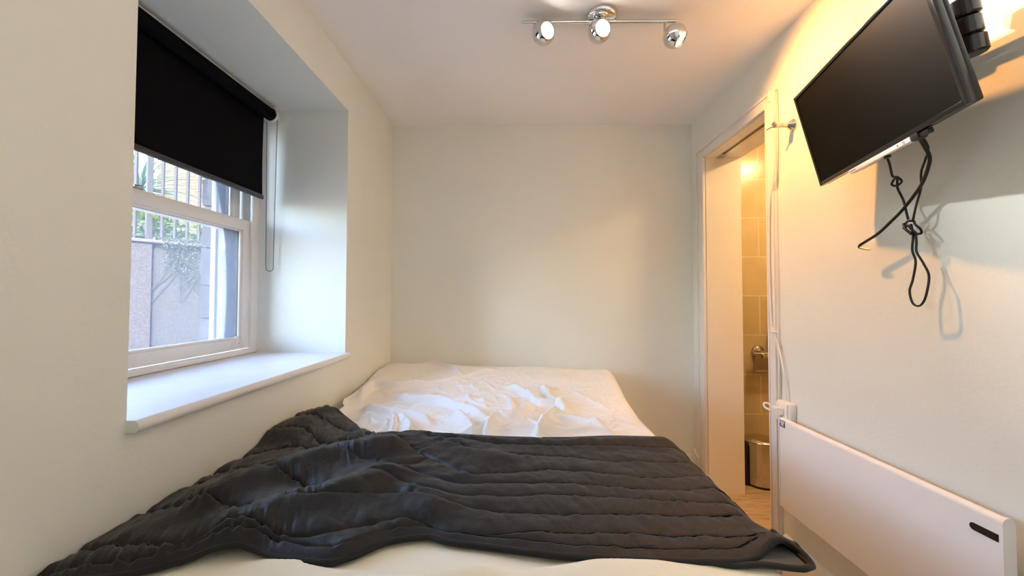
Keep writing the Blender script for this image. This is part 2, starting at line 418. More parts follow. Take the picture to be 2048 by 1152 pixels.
# toilet roll holder on the tiles
g = thing('toilet_roll_holder', 'chrome toilet roll holder with a hinged flap on the beige tiles', 'toilet roll holder', (1.618, YT, 0.818))
b = bm_new(); lathe(b, [(0.041, 0.0), (0.041, 0.010), (0.034, 0.018), (0.016, 0.022), (0.012, 0.045), (0.013, 0.058), (0, 0.062)], (1.618, YT, 0.818), (0, -1, 0), 32); obj('rosette', b, M['bronze'], g, 50)
b = bm_new(); tube(b, [(1.564, YT-0.058, 0.814), (1.76, YT-0.058, 0.814)], 0.0045, 10); tube(b, spline([(1.618, YT-0.03, 0.81), (1.625, YT-0.05, 0.795), (1.64, YT-0.058, 0.797), (1.65, YT-0.058, 0.81)]), 0.006, 8); obj('arm', b, M['chrome'], g)
b = bm_new()
pts = []
for k in range(9):
    a = k/8; pts.append((YT-0.058-0.012*math.sin(a*math.pi*0.5)+0.004, 0.811-0.112*a))
poly = pts+[(y+0.002, z) for y, z in reversed(pts)]
extrude_poly(b, poly, 'x', 1.566, 1.76); obj('flap', b, M['bronze'], g)
b = bm_new(); tube(b, [(1.566, YT-0.067, 0.699), (1.76, YT-0.067, 0.699)], 0.0028, 8); obj('flap_rim', b, M['chrome'], g)
b = bm_new(); box(b, 1.612, YT-0.074, 0.782, 1.662, YT-0.060, 0.806, 0.002); obj('finger_grip', b, M['chrome'], g)
# rounded fitting whose edge shows beside the jamb
g = thing('towel_dispenser', 'grey rounded fitting on the tiles, mostly hidden by the door jamb', 'dispenser', (1.80, YT, 0.91))
b = bm_new(); box(b, 1.692, YT-0.075, 0.828, 1.95, YT, 0.998, 0.024, 4); obj('housing', b, M['satin'], g)
b = bm_new(); box(b, 1.705, YT-0.082, 0.85, 1.93, YT-0.07, 0.975, 0.005, 2); obj('cover', b, M['white_plastic'], g)

# ------------------------------------------------------------------ window
w1 = thing('window_1', 'white painted sliding sash window at the back of the deep recess', 'window', (XF, 1.35, z0), kind='structure')
GW = M['gloss_white']
b = bm_new()
JY0, JY1 = y0, y1                                        # frame fits the recess
for (a, c) in ((JY0-0.05, JY0+0.045), (JY1-0.045, JY1+0.05)):
    box(b, XF-0.014, a, z0, XF, c, z1+0.05, 0.003)                      # inner lining
for (a, c) in ((JY0-0.05, JY0+0.022), (JY1-0.022, JY1+0.05)):
    box(b, XF-0.118, a, z0-0.04, XF-0.014, c, z1+0.05)                  # pulley stile
    box(b, XF-0.066, (c-0.012 if c > 1.5 and False else a), z0, XF-0.058, (c+0.010 if a < 1.2 else c), z1) if a < 1.2 else box(b, XF-0.066, a-0.010, z0, XF-0.058, c, z1)
box(b, XF-0.205, JY0, z1-0.03, XF, JY1, z1+0.05, 0.003)
obj('window_frame', b, GW, w1, 30)
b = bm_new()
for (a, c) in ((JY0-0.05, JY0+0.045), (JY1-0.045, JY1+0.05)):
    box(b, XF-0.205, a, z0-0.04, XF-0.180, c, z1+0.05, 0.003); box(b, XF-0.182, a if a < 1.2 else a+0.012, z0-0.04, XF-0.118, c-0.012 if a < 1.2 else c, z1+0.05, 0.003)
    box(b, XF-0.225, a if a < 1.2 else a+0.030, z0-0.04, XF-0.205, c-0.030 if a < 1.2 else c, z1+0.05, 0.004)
obj('outer_lining', b, M['outer_dimmed'], w1, 30)
b = bm_new()
box(b, XF-0.018, JY0, z0, XF+0.004, JY1, z0+0.026, 0.008, 3); box(b, XF-0.24, JY0-0.03, z0-0.05, XF-0.018, JY1+0.03, z0+0.012, 0.004)
obj('window_cill', b, GW, w1, 40)
SY0, SY1 = JY0+0.045-0.012, JY1-0.045+0.004
ZM0, ZM1 = 1.492, 1.545
def sash(name, xi, zb, zt, rail_b, rail_t, glass, horn):
    xo = xi-0.044; st = 0.046
    b = bm_new()
    box(b, xo, SY0, zb, xi, SY0+st, zt, 0.004); box(b, xo, SY1-st, zb, xi, SY1, zt, 0.004)
    box(b, xo, SY0+st-0.003, zb, xi, SY1-st+0.003, zb+rail_b, 0.004); box(b, xo, SY0+st-0.003, zt-rail_t, xi, SY1-st+0.003, zt, 0.004)
    # glazing beads
    yb0, yb1, zb0, zb1 = SY0+st, SY1-st, zb+rail_b, zt-rail_t
    for xb in (xi-0.010, xo+0.014):
        for (a, c, d, e2) in ((yb0-0.002, zb0, yb0+0.009, zb1), (yb1-0.009, zb0, yb1+0.002, zb1), (yb0, zb0-0.002, yb1, zb0+0.009), (yb0, zb1-0.009, yb1, zb1+0.002)):
            box(b, xb-0.006, a, c, xb+0.002, d, e2, 0.002)
    if horn:
        for s0, s1 in ((SY0, SY0+st), (SY1-st, SY1)):
            pr = [(xo+0.004, zb+0.002), (xi-0.004, zb+0.002), (xi-0.004, zb-0.030), (xi-0.010, zb-0.050), (xi-0.013, zb-0.072), (xo+0.016, zb-0.084), (xo+0.004, zb-0.088)]
            extrude_poly(b, [(x, z) for x, z in pr], 'y', s0, s1)
    o = obj(name, b, GW, w1, 30)
    b = bm_new(); box(b, (xi+xo)/2-0.002, yb0-0.004, zb0-0.004, (xi+xo)/2+0.002, yb1+0.004, zb1+0.004)
    obj('glass_pane', b, glass, o, None)
    return o
lower = sash('lower_sash', XF-0.014, z0+0.027, ZM1, 0.050, 0.050, M['glass_hazy'], False)
upper = sash('upper_sash', XF-0.066, ZM0, z1-0.03, 0.050, 0.050, M['glass_clear'], True)
# sash bracket with two screws, sash fastener
b = bm_new()
yb, zb = 1.795, 0.972
poly = [(yb-0.026, zb-0.018), (yb+0.028, zb-0.018), (yb+0.028, zb+0.002), (yb+0.016, zb+0.004), (yb+0.014, zb+0.026), (yb-0.004, zb+0.026), (yb-0.006, zb+0.004), (yb-0.022, zb+0.002), (yb-0.026, zb-0.006)]
extrude_poly(b, poly, 'x', XF-0.015, XF-0.009); br = obj('sash_stop', b, M['white_plastic'], lower, 30)
b = bm_new()
for yy in (yb-0.010, yb+0.016): lathe(b, [(0.0035, 0), (0.003, 0.0012), (0, 0.0015)], (XF-0.0092, yy, zb-0.008), (1, 0, 0), 12)
b2 = bm_new(); 
obj('screw_heads', b, M['satin'], lower, 40); b2.free()
b = bm_new(); box(b, XF-0.052, 1.30, ZM1, XF-0.024, 1.345, ZM1+0.010, 0.003); tube(b, spline([(XF-0.038, 1.322, ZM1+0.014), (XF-0.040, 1.345, ZM1+0.018), (XF-0.046, 1.362, ZM1+0.016)]), 0.005, 8)
obj('sash_fastener', b, M['satin'], lower, 40)

# sill board: white top, rounded nosing projecting into the room
sb_ = thing('trim_1', 'deep white window sill board with a rounded front edge', 'window sill', (XL, 1.35, z0), kind='structure')
b = bm_new()
pr = [(XF-0.0, z0-0.026), (XL+0.022, z0-0.026), (XL+0.027, z0-0.022), (XL+0.029, z0-0.014), (XL+0.028, z0-0.006), (XL+0.023, z0-0.001), (XL+0.016, z0), (XF-0.0, z0)]
extrude_poly(b, pr, 'y', y0+0.0005, y1-0.0005); obj('sill_board', b, M['sill'], sb_, 50)
b = bm_new()
pr = [(XL+0.0002, z0-0.026), (XL+0.022, z0-0.026), (XL+0.027, z0-0.022), (XL+0.029, z0-0.014), (XL+0.028, z0-0.006), (XL+0.023, z0-0.001), (XL+0.016, z0), (XL+0.0002, z0)]
extrude_poly(b, pr, 'y', y0-0.002, y0+0.0005); obj('end_cap', b, M['paint'], sb_, 50)

# ------------------------------------------------------------------ roller blind
rb = thing('roller_blind', 'black roller blind pulled halfway down over the sash window', 'blind', (-1.209, 1.37, 2.066))
RX, RZ, BY0, BY1 = -1.212, 2.066, 0.880, 1.872
b = bm_new(); tube(b, [(RX, BY0, RZ), (RX, BY1+0.006, RZ)], 0.0285, 28); obj('roller_tube', b, M['blind'], rb)
b = bm_new()
ZBL = 1.668; nz = 24; ny = 40
fx = RX-0.0285
rows = []
for side in (0, 1):
    for i in range(nz+1):
        z = RZ-0.002+(ZBL-RZ)*i/nz
        row = []
        for j in range(ny+1):
            y = BY0+(BY1-BY0)*j/ny
            bow = 0.0015*math.sin(y*9)*math.sin((RZ-z)*6)
            inset = 0.0035*math.sin(math.pi*i/nz)*(1 if j == ny else 0)
            row.append(b.verts.new((fx+bow+(0.0012 if side else 0), y-inset, z)))
        rows.append(row)
for s in (0, nz+1):
    for i in range(nz):
        for j in range(ny): b.faces.new((rows[s+i][j], rows[s+i][j+1], rows[s+i+1][j+1], rows[s+i+1][j]))
obj('blind_cloth', b, M['blind'], rb, 180)
b = bm_new(); box(b, fx-0.006, BY0-0.002, ZBL-0.018, fx+0.007, BY1+0.004, ZBL+0.004, 0.005, 3); obj('bottom_bar', b, M['blind_bar'], rb)
for yy0, yy1 in ((BY1+0.006, BY1+0.016), (BY0-0.016, BY0-0.001)):
    b = bm_new(); lathe(b, [(0.034, 0), (0.036, 0.002), (0.036, yy1-yy0-0.002), (0.033, yy1-yy0)], (RX, yy0, RZ), (0, 1, 0), 32)
    box(b, RX-0.03, yy0, RZ, RX+0.03, yy1, z1-0.0005, 0.003); obj('bracket', b, M['white_plastic'], rb, 40)
b = bm_new(); lathe(b, [(0.030, 0), (0.031, 0.004), (0.024, 0.006), (0.024, 0.012), (0.031, 0.014), (0.031, 0.018)], (RX, BY1+0.016, RZ), (0, 1, 0), 32); obj('chain_wheel', b, M['white_plastic'], rb, 40)
b = bm_new()
ch = []
cyy = BY1+0.026
for k in range(15): a = math.pi*k/14; ch.append((RX-0.004+0.026*math.cos(a), cyy, RZ+0.024*math.sin(a)))
for k in range(1, 40): ch.append((RX-0.030+0.006*k/40, cyy+0.004*k/40, RZ-0.74*k/40))
for k in range(1, 10): a = math.pi+math.pi*k/10; ch.append((RX-0.006+0.018*math.cos(a)-0.0, cyy+0.005, RZ-0.745+0.016*math.sin(a)))
for k in range(40): ch.append((RX+0.012+0.010*k/40, cyy+0.004*(1-k/40), RZ-0.745+0.745*k/40))
ch = [Vector(p) for p in ch]
tube(b, ch, 0.0008, 6, closed=True)
acc = 0.0
for p, q in zip(ch, ch[1:]):
    L = (q-p).length
    while acc < L:
        c = p.lerp(q, acc/L); tt = bmesh.new(); bmesh.ops.create_icosphere(tt, subdivisions=1, radius=0.0026); merge(b, tt, Matrix.Translation(c)); acc += 0.0060
    acc -= L
obj('bead_chain', b, M['dark_bead'], rb, 180)

# ------------------------------------------------------------------ outside
b = bm_new()
oy0, oy1, oz0, oz1 = 0.835, 1.955, z0-0.05, z1+0.03
XO = -1.545
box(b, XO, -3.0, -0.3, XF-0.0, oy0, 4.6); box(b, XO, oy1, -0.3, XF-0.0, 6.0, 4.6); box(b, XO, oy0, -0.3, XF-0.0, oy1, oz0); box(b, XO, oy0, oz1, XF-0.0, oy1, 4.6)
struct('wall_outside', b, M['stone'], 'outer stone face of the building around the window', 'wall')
# rough stone quoins at the far side of the opening
b = bm_new(); zz = 0.72; rnd = random.Random(3)
while zz < 2.3:
    h = rnd.uniform(0.13, 0.24)
    tt = bmesh.new(); bmesh.ops.create_cube(tt, size=1.0); bmesh.ops.subdivide_edges(tt, edges=tt.edges, cuts=4, use_grid_fill=True)
    for v in tt.verts:
        v.co = Vector((XO+0.005+v.co.x*0.10, oy1+0.10+v.co.y*0.23, zz+h/2+v.co.z*(h-0.012)))
        n = mnoise.noise_vector(v.co*14); v.co += n*0.011
    merge(b, tt); zz += h
struct('trim_2', b, M['stone'], 'rough pale stone blocks edging the outside of the window', 'stone edging', 60)
b = bm_new(); box(b, -9.5, -4, -0.40, XF, 14, -0.3)
struct('ground', b, M['soil'], 'paved bottom of the light well outside', 'ground')
# retaining wall of the light well, street level behind it
A = Vector((-3.93, 3.91, 0)); B = Vector((-3.56, 4.46, 0)); dl = (B-A).normalized(); nl = Vector((-dl.y, dl.x, 0))   # nl points away from the house
ZR = 1.745
def slab(bm, s0, s1, n0, n1, z0, z1, bev=0.0):
    tt = bmesh.new(); bmesh.ops.create_cube(tt, size=1.0)
    for v in tt.verts: v.co = Vector(((s0+s1)/2+v.co.x*(s1-s0), (n0+n1)/2+v.co.y*(n1-n0), (z0+z1)/2+v.co.z*(z1-z0)))
    if bev: bmesh.ops.bevel(tt, geom=list(tt.edges), offset=bev, segments=1, affect='EDGES')
    for v in tt.verts: s, n, z = v.co; v.co = A+dl*s+nl*n+Vector((0, 0, z))
    merge(bm, tt)
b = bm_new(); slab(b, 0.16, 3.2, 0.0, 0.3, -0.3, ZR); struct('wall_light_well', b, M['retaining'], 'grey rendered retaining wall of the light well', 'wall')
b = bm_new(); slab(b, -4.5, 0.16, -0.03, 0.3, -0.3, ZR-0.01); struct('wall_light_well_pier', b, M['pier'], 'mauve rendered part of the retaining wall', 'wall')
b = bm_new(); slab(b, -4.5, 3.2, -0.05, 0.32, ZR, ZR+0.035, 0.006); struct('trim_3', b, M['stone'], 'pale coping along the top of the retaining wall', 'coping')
b = bm_new(); slab(b, -14, 12, 0.32, 16, 1.2, ZR-0.05); struct('ground_street', b, M['soil'], 'garden ground behind the railings', 'ground')
# iron railings
rl = thing('iron_railing', 'dark iron railing with upright bars on top of the retaining wall', 'railing', A+dl*0.2+Vector((0, 0, ZR+0.035)))
def upright(s, r, z1, name):
    b = bm_new(); p = A+dl*s+nl*0.12
    tube(b, [(p.x, p.y, ZR+0.03), (p.x, p.y, z1)], r, 10); return obj(name, b, M['iron'], rl)
for k in range(-9, 10):
    s = 0.27+0.109*k
    if k in (-1, 4): continue
    upright(s, 0.016, ZR+1.12, 'bar')
for s, hw in ((0.27-0.109, 0.026), (0.27+0.109*4, 0.042)):
    b = bm_new(); slab(b, s-hw, s+hw, 0.12-hw, 0.12+hw, ZR+0.03, ZR+1.30, 0.004); obj('post', b, M['iron'], rl, None)
for z in (ZR+0.075, ZR+1.02):
    b = bm_new(); slab(b, -0.8, 1.3, 0.105, 0.135, z, z+0.012); obj('rail', b, M['iron'], rl, None)
# sunlit brick house
hs = thing('brick_house', 'sunlit yellow brick house beyond the railings', 'house', (-7.2, 9.6, ZR))
b = bm_new(); box(b, -9.02, 9.6, 1.2, -4.4, 13.5, 6.2); obj('brick_wall', b, M['brick'], hs, None)
b = bm_new(); extrude_poly(b, [(9.3, 6.2), (13.8, 6.2), (11.55, 7.9)], 'x', -9.3, -4.1); obj('roof', b, M['slate'], hs, None)
for (x0, z0_) in ((-7.5, 3.9), (-6.0, 3.9)):
    b = bm_new(); box(b, x0, 9.56, z0_, x0+0.9, 9.62, z0_+1.4, 0.01); wf = obj('house_window', b, GW, hs, None)
    b = bm_new(); box(b, x0+0.08, 9.55, z0_+0.08, x0+0.82, 9.565, z0_+1.32); obj('pane', b, M['gloss_black'], wf, None)

def leaf(bm, c, d, n, L, W):
    """one pointed, slightly folded leaf"""
    d = d.normalized(); s = d.cross(n).normalized(); n = s.cross(d)
    p = [c, c+d*L*0.45+s*W/2-n*W*0.15, c+d*L, c+d*L*0.45-s*W/2-n*W*0.15, c+d*L*0.5+n*W*0.1]
    v = [bm.verts.new(q) for q in p]
    bm.faces.new((v[0], v[1], v[4])); bm.faces.new((v[1], v[2], v[4])); bm.faces.new((v[2], v[3], v[4])); bm.faces.new((v[3], v[0], v[4]))
def rv(r): return Vector((r.gauss(0, 1), r.gauss(0, 1), r.gauss(0, 1))).normalized()
def shrub(name, label, center, rad, count, L, W, m, seed, base_z):
    r = random.Random(seed); c = Vector(center)
    g = thing(name, label, 'shrub', (c.x, c.y, base_z))
    b = bm_new()
    for k in range(count):
        q = rv(r); rr = r.random()**0.4
        p = c+Vector((q.x*rad[0], q.y*rad[1], q.z*rad[2]))*rr
        p.z = max(p.z, base_z+0.02)
        leaf(b, p, rv(r)+q*0.6+Vector((0, 0, -0.3)), rv(r)+Vector((0, 0, 0.8)), L*r.uniform(0.7, 1.3), W*r.uniform(0.7, 1.3))
    obj('foliage', b, m, g, None)
    b = bm_new()
    for k in range(5):
        e = c+Vector((r.uniform(-.6, .6)*rad[0], r.uniform(-.6, .6)*rad[1], r.uniform(0, .6)*rad[2]))
        tube(b, spline([(c.x+r.uniform(-.05, .05), c.y+r.uniform(-.05, .05), base_z), ((c.x+e.x)/2+.05, (c.y+e.y)/2, (base_z+e.z)/2), tuple(e)], 5), 0.012, 6)
    obj('stems', b, M['bark'], g)
    return g
def ap(s, n, z): return A+dl*s+nl*n+Vector((0, 0, z))
shrub('leafy_shrub', 'bright green shrub behind the middle bars of the railing', ap(0.34, 0.95, ZR+0.22), (0.33, 0.45, 0.32), 900, 0.09, 0.055, M['leaf'], 11, ZR-0.05)
shrub('leafy_shrub', 'bushy shrub behind the right-hand railing post', ap(1.15, 1.1, ZR+0.20), (0.38, 0.45, 0.30), 800, 0.08, 0.05, M['leaf'], 12, ZR-0.05)
shrub('leafy_shrub', 'broad-leaved shrub at the left end of the railing', ap(-0.32, 0.72, ZR+0.06), (0.24, 0.30, 0.24), 240, 0.17, 0.08, M['leaf'], 13, ZR-0.05)
# ivy trailing over the wall face: uncountable leaves, one object
b = bm_new(); r = random.Random(21)
for k in range(900):
    s = 0.25+abs(r.gauss(0, 0.33)); drop = r.random()**1.6*(0.15+0.42*min(1, s/0.7))
    leaf(b, ap(s, -0.03-0.03*r.random(), ZR+0.06-drop), rv(r)+Vector((0, 0, -0.7)), -nl+rv(r)*0.5, 0.021*r.uniform(.7, 1.4), 0.013)
for k in range(14):
    s = r.uniform(0.3, 0.9); tube(b, spline([tuple(ap(s, -0.04, ZR+0.04)), tuple(ap(s+r.uniform(-.1, .1), -0.03, ZR-0.2)), tuple(ap(s+r.uniform(-.25, .25), -0.02, ZR-0.45-r.random()*.2))], 6), 0.003, 5)
o = obj('trailing_ivy', b, M['leaf_dark'], None, None); mark(o, 'ivy trailing down the face of the grey retaining wall', 'ivy', kind='stuff')
# palm with fan of narrow leaves
pb = Vector((-5.28, 5.32, ZR-0.05))
pg = thing('palm_plant', 'spiky palm with narrow leaves left of the brick house', 'palm', pb)
b = bm_new(); tube(b, spline([tuple(pb), tuple(pb+Vector((0.03, 0, 0.5))), tuple(pb+Vector((0.02, 0.02, 0.95)))], 8), [0.06-0.001*k for k in range(17)], 10); obj('trunk', b, M['bark'], pg)
b = bm_new(); r = random.Random(5); top = pb+Vector((0.02, 0.02, 0.95))
for k in range(210):
    q = rv(r); q.z = q.z*0.8+0.15; q.normalize(); L = r.uniform(0.55, 0.95); s = q.cross(Vector((0, 0, 1)))
    if s.length < 1e-3: continue
    s.normalize(); prev = None
    for i in range(7):
        a = i/6; p = top+q*L*a+Vector((0, 0, -0.35*L*a*a)); w = 0.016*(1-a)**0.6+0.002
        cur = (b.verts.new(p-s*w), b.verts.new(p+Vector((0, 0, -w*0.5))), b.verts.new(p+s*w))
        if prev:
            b.faces.new((prev[0], prev[1], cur[1], cur[0])); b.faces.new((prev[1], prev[2], cur[2], cur[1]))
        prev = cur
obj('fronds', b, M['palm'], pg, None)

# ------------------------------------------------------------------ bed
def sstep(a, b_, x): t = np.clip((x-a)/(b_-a), 0, 1); return t*t*(3-2*t)
def base_h(x, y):
    """height of the made-up mattress, rising over the pillows at the wall end"""
    tilt = 0.070-0.034*np.clip((x+0.70)/1.05, 0, 1)
    h = 0.686+sstep(1.95, 2.38, y)*tilt
    h = h-sstep(2.50, 2.585, y)*0.05*0.6
    h = h-0.012*sstep(-0.76, -0.84, x)
    return h
def right_edge(y): return np.interp(y, [0.5, 1.4, 1.65, 1.87, 2.12, 2.34, 2.55, 2.6], [0.498, 0.498, 0.498, 0.520, 0.545, 0.563, 0.585, 0.57])
def polydist(X, Y, P):
    """distance, side (+ = left of travel) and running fraction along a 2-D polyline"""
    P = np.asarray(P, float); best = np.full(X.shape, 1e9); side = np.zeros(X.shape); frac = np.zeros(X.shape)
    seg = np.hypot(*(P[1:]-P[:-1]).T); tot = seg.sum(); acc = 0
    for (a, c, L) in zip(P[:-1], P[1:], seg):
        d = (c-a)/max(L, 1e-9); t = np.clip((X-a[0])*d[0]+(Y-a[1])*d[1], 0, L)
        qx, qy = a[0]+d[0]*t, a[1]+d[1]*t; dd = np.hypot(X-qx, Y-qy)
        sd = np.sign(d[0]*(Y-a[1])-d[1]*(X-a[0])); m = dd < best
        best = np.where(m, dd, best); side = np.where(m, sd, side); frac = np.where(m, (acc+t)/tot, frac); acc += L
    return best, side, frac
def smooth_poly(P, sub=6): return [(p.x, p.y) for p in spline([(x, y, 0) for x, y in P], sub)]
def ridge(X, Y, P, h, wl, wr, taper=0.25, e=0.004):
    """fold: crest along P, gentle width wl on the left of travel and wr on the right"""
    d, s, f = polydist(X, Y, smooth_poly(P))
    w = np.where(s > 0, wl, wr); q = np.sqrt(d*d+e*e)-e
    env = np.clip(np.minimum(f, 1-f)/max(taper, 1e-6), 0, 1) if taper else 1.0
    env = env*env*(3-2*env) if taper else 1.0
    return h*np.exp(-(q/w)**1.5)*env
def fbm(X, Y, sx, sy, seed, octv=3):
    out = np.zeros(X.shape); flat = out.ravel(); xs = X.ravel(); ys = Y.ravel()
    for i in range(flat.size):
        v = 0; a = 1; fx_, fy_ = sx, sy
        for o_ in range(octv):
            v += a*mnoise.noise((xs[i]*fx_+seed, ys[i]*fy_+seed*1.7, seed*0.31)); a *= 0.5; fx_ *= 2.03; fy_ *= 2.03
        flat[i] = v
    return flat.reshape(X.shape)
def grid_mesh(bm, X, Y, Z):
    n, m = X.shape
    V = [[bm.verts.new((float(X[i, j]), float(Y[i, j]), float(Z[i, j]))) for j in range(m)] for i in range(n)]
    for i in range(n-1):
        for j in range(m-1): bm.faces.new((V[i][j], V[i][j+1], V[i+1][j+1], V[i+1][j]))
    return V

bed = thing('double_bed', 'double bed with cream fitted sheet pushed into the corner', 'bed', (-0.16, 1.55, 0))
b = bm_new(); box(b, XL+0.012, 0.60, 0.06, 0.49, 2.575, 0.36, 0.02, 3); obj('divan_base', b, M['bed_base'], bed)
for fx_, fy_ in ((XL+0.09, 0.68), (0.41, 0.68), (XL+0.09, 2.49), (0.41, 2.49)):
    b = bm_new(); lathe(b, [(0.02, 0), (0.026, 0.004), (0.026, 0.07)], (fx_, fy_, 0), (0, 0, 1), 16); obj('foot', b, M['black_plastic'], bed)
# mattress: heightfield top, rounded shoulders, straight sides
nu, nv = 110, 150
U, Vv = np.meshgrid(np.linspace(0, 1, nu), np.linspace(0, 1, nv))
Yg = 0.58+(2.592-0.58)*Vv
re_ = right_edge(Yg)
Xg = (XL+0.008)+(re_-(XL+0.008))*U
dist = np.minimum(np.minimum((re_-Xg), (Xg-(XL+0.008))*1.6), np.minimum(Yg-0.58, (2.592-Yg)))
drop = np.where(dist < 0.045, 0.045-np.sqrt(np.clip(0.045**2-(0.045-dist)**2, 0, None)), 0)
Zg = base_h(Xg, Yg)-0.006-drop
FR = [(-0.60, 0.700), (-0.45, 0.735), (-0.35, 0.705), (-0.208, 0.690), (-0.098, 0.700), (0.02, 0.712), (0.129, 0.735), (0.227, 0.749), (0.322, 0.745), (0.441, 0.722)]
Zg += ridge(Xg, Yg, FR, 0.016, 0.012, 0.05, 0.2)
Zg += ridge(Xg, Yg, [(-0.30, 0.65), (-0.15, 0.68), (0.0, 0.74)], 0.012, 0.02, 0.02, 0.3)
Zg += 0.003*fbm(Xg, Yg, 5, 9, 3.3, 2)
b = bm_new(); V = grid_mesh(b, Xg, Yg, Zg)
loop = [V[0][j] for j in range(nu)]+[V[i][nu-1] for i in range(1, nv)]+[V[nv-1][j] for j in range(nu-2, -1, -1)]+[V[i][0] for i in range(nv-2, 0, -1)]
prev = loop
for z in (0.60, 0.50, 0.40, 0.362):
    cur = [b.verts.new((v.co.x, v.co.y, z)) for v in loop]
    for k in range(len(loop)): b.faces.new((prev[k], prev[(k+1) % len(loop)], cur[(k+1) % len(loop)], cur[k]))
    prev = cur
b.faces.new(prev)
o = obj('mattress', b, M['fabric_cream'], bed, 180); o['label'] = 'mattress in a cream fitted sheet'

# crumpled white sheet over the far half
nu, nv = 460, 460
U, Vv = np.meshgrid(np.linspace(0, 1, nu), np.linspace(0, 1, nv))
Yg = 1.22+(2.588-1.22)*Vv
le = np.interp(Yg, [1.2, 1.604, 1.69, 1.76, 1.84, 1.93, 2.02, 2.12, 2.6], [-0.76, -0.742, -0.748, -0.785, -0.816, -0.800, -0.828, -0.834, -0.834])
re_ = right_edge(Yg)+0.012
Xg = le+(re_-le)*U
droop = np.clip((Xg-(re_-0.055))/0.055, 0, 1)
Zg = base_h(Xg, Yg)+0.006-0.045*(1-np.sqrt(np.clip(1-droop**2, 0, 1)))
Xg = np.where(droop > 0, Xg-0.012*droop**3, Xg)
F = [  # (crest polyline, height, width on the left of travel, width on the right)
 ([(-0.727, 1.794), (-0.766, 1.967), (-0.755, 2.06), (-0.625, 2.038), (-0.515, 2.083), (-0.43, 2.112)], 0.024, 0.060, 0.014),
 ([(-0.675, 1.914), (-0.544, 1.917), (-0.442, 1.935), (-0.401, 2.016)], 0.010, 0.05, 0.014),
 ([(-0.62, 1.87), (-0.549, 1.847), (-0.48, 1.81), (-0.364, 1.772), (-0.245, 1.679), (-0.162, 1.61), (-0.085, 1.546)], 0.026, 0.050, 0.012),
 ([(-0.69, 1.684), (-0.604, 1.651), (-0.514, 1.609), (-0.415, 1.567), (-0.315, 1.5)], 0.022, 0.040, 0.013),
 ([(-0.501, 1.601), (-0.461, 1.454), (-0.427, 1.314)], 0.018, 0.020, 0.012),
 ([(-0.479, 1.589), (-0.405, 1.455), (-0.382, 1.396), (-0.373, 1.315)], 0.022, 0.014, 0.026),
 ([(-0.492, 1.507), (-0.574, 1.551), (-0.631, 1.533)], 0.014, 0.014, 0.022),
 ([(-0.495, 1.485), (-0.531, 1.452), (-0.568, 1.421), (-0.64, 1.40)], 0.013, 0.014, 0.016),
 ([(-0.485, 1.518), (-0.49, 1.393), (-0.489, 1.30)], 0.012, 0.014, 0.014),
 ([(-0.266, 1.6), (-0.207, 1.514), (-0.171, 1.44), (-0.158, 1.34)], 0.020, 0.012, 0.045),
 ([(0.015, 1.813), (0.032, 1.731), (0.014, 1.632), (-0.029, 1.576), (-0.096, 1.546), (-0.112, 1.442), (-0.117, 1.33)], 0.025, 0.055, 0.014),
 ([(-0.097, 2.095), (-0.011, 2.039), (0.059, 1.891), (0.089, 1.805), (0.169, 1.786), (0.184, 1.735)], 0.020, 0.040, 0.014),
 ([(0.12, 2.135), (0.147, 1.918), (0.183, 1.771), (0.201, 1.619)], 0.018, 0.030, 0.012),
 ([(0.17, 1.712), (0.13, 1.605), (0.096, 1.533), (0.069, 1.407), (0.057, 1.31)], 0.024, 0.055, 0.014),
 ([(0.124, 1.58), (0.198, 1.57), (0.263, 1.537), (0.326, 1.477)], 0.013, 0.03, 0.012),
 ([(0.124, 1.38), (0.178, 1.413), (0.258, 1.431), (0.35, 1.414)], 0.012, 0.03, 0.015),
 ([(-0.634, 2.538), (-0.522, 2.48), (-0.412, 2.367), (-0.303, 2.206)], 0.014, 0.05, 0.014),
 ([(-0.05, 1.949), (-0.033, 1.765), (-0.019, 1.613)], 0.011, 0.010, 0.02),
 ([(-0.523, 2.118), (-0.392, 2.144), (-0.304, 2.216), (-0.213, 2.319), (-0.099, 2.376)], 0.012, 0.05, 0.02),
 ([(0.28, 2.05), (0.34, 1.85), (0.40, 1.70)], 0.006, 0.03, 0.02),
 ([(0.22, 1.49), (0.33, 1.52), (0.45, 1.50)], 0.007, 0.03, 0.02),
 ([(-0.30, 1.95), (-0.22, 1.86), (-0.10, 1.78)], 0.007, 0.03, 0.02),
 ([(-0.26, 1.90), (-0.20, 1.80), (-0.12, 1.72)], 0.008, 0.02, 0.015),
]
inner = np.clip((re_-0.03-Xg)/0.06, 0, 1)
for P, h, wl, wr in F: Zg += ridge(Xg, Yg, P, h*1.35, wl*0.42, wr*0.62, 0.2, 0.0015)+ridge(Xg, Yg, P, h*0.25, wl, wr, 0.2, 0.004)*inner
# many short creases
rc = random.Random(17)
for k in range(150):
    x0 = rc.uniform(-0.72, 0.42); y0_ = rc.uniform(1.36, 2.2); a = rc.gauss(0.15 if x0 > -0.1 else -0.5, 0.7); L = rc.uniform(0.07, 0.22); cv = rc.uniform(-0.35, 0.35)
    P = [(x0+L*t*math.cos(a+cv*t), y0_+L*t*math.sin(a+cv*t)) for t in (0, 0.33, 0.66, 1.0)]
    mk = (np.abs(Xg-P[1][0]) < L+0.05) & (np.abs(Yg-P[1][1]) < L+0.05)
    Zg[mk] += inner[mk]*ridge(Xg[mk], Yg[mk], P, rc.uniform(0.003, 0.0095)*(1.0 if x0 < 0.1 else 0.6)*(1.0 if y0_ < 2.0 else 0.6), rc.uniform(0.006, 0.018), rc.uniform(0.004, 0.008), 0.35, 0.0012)
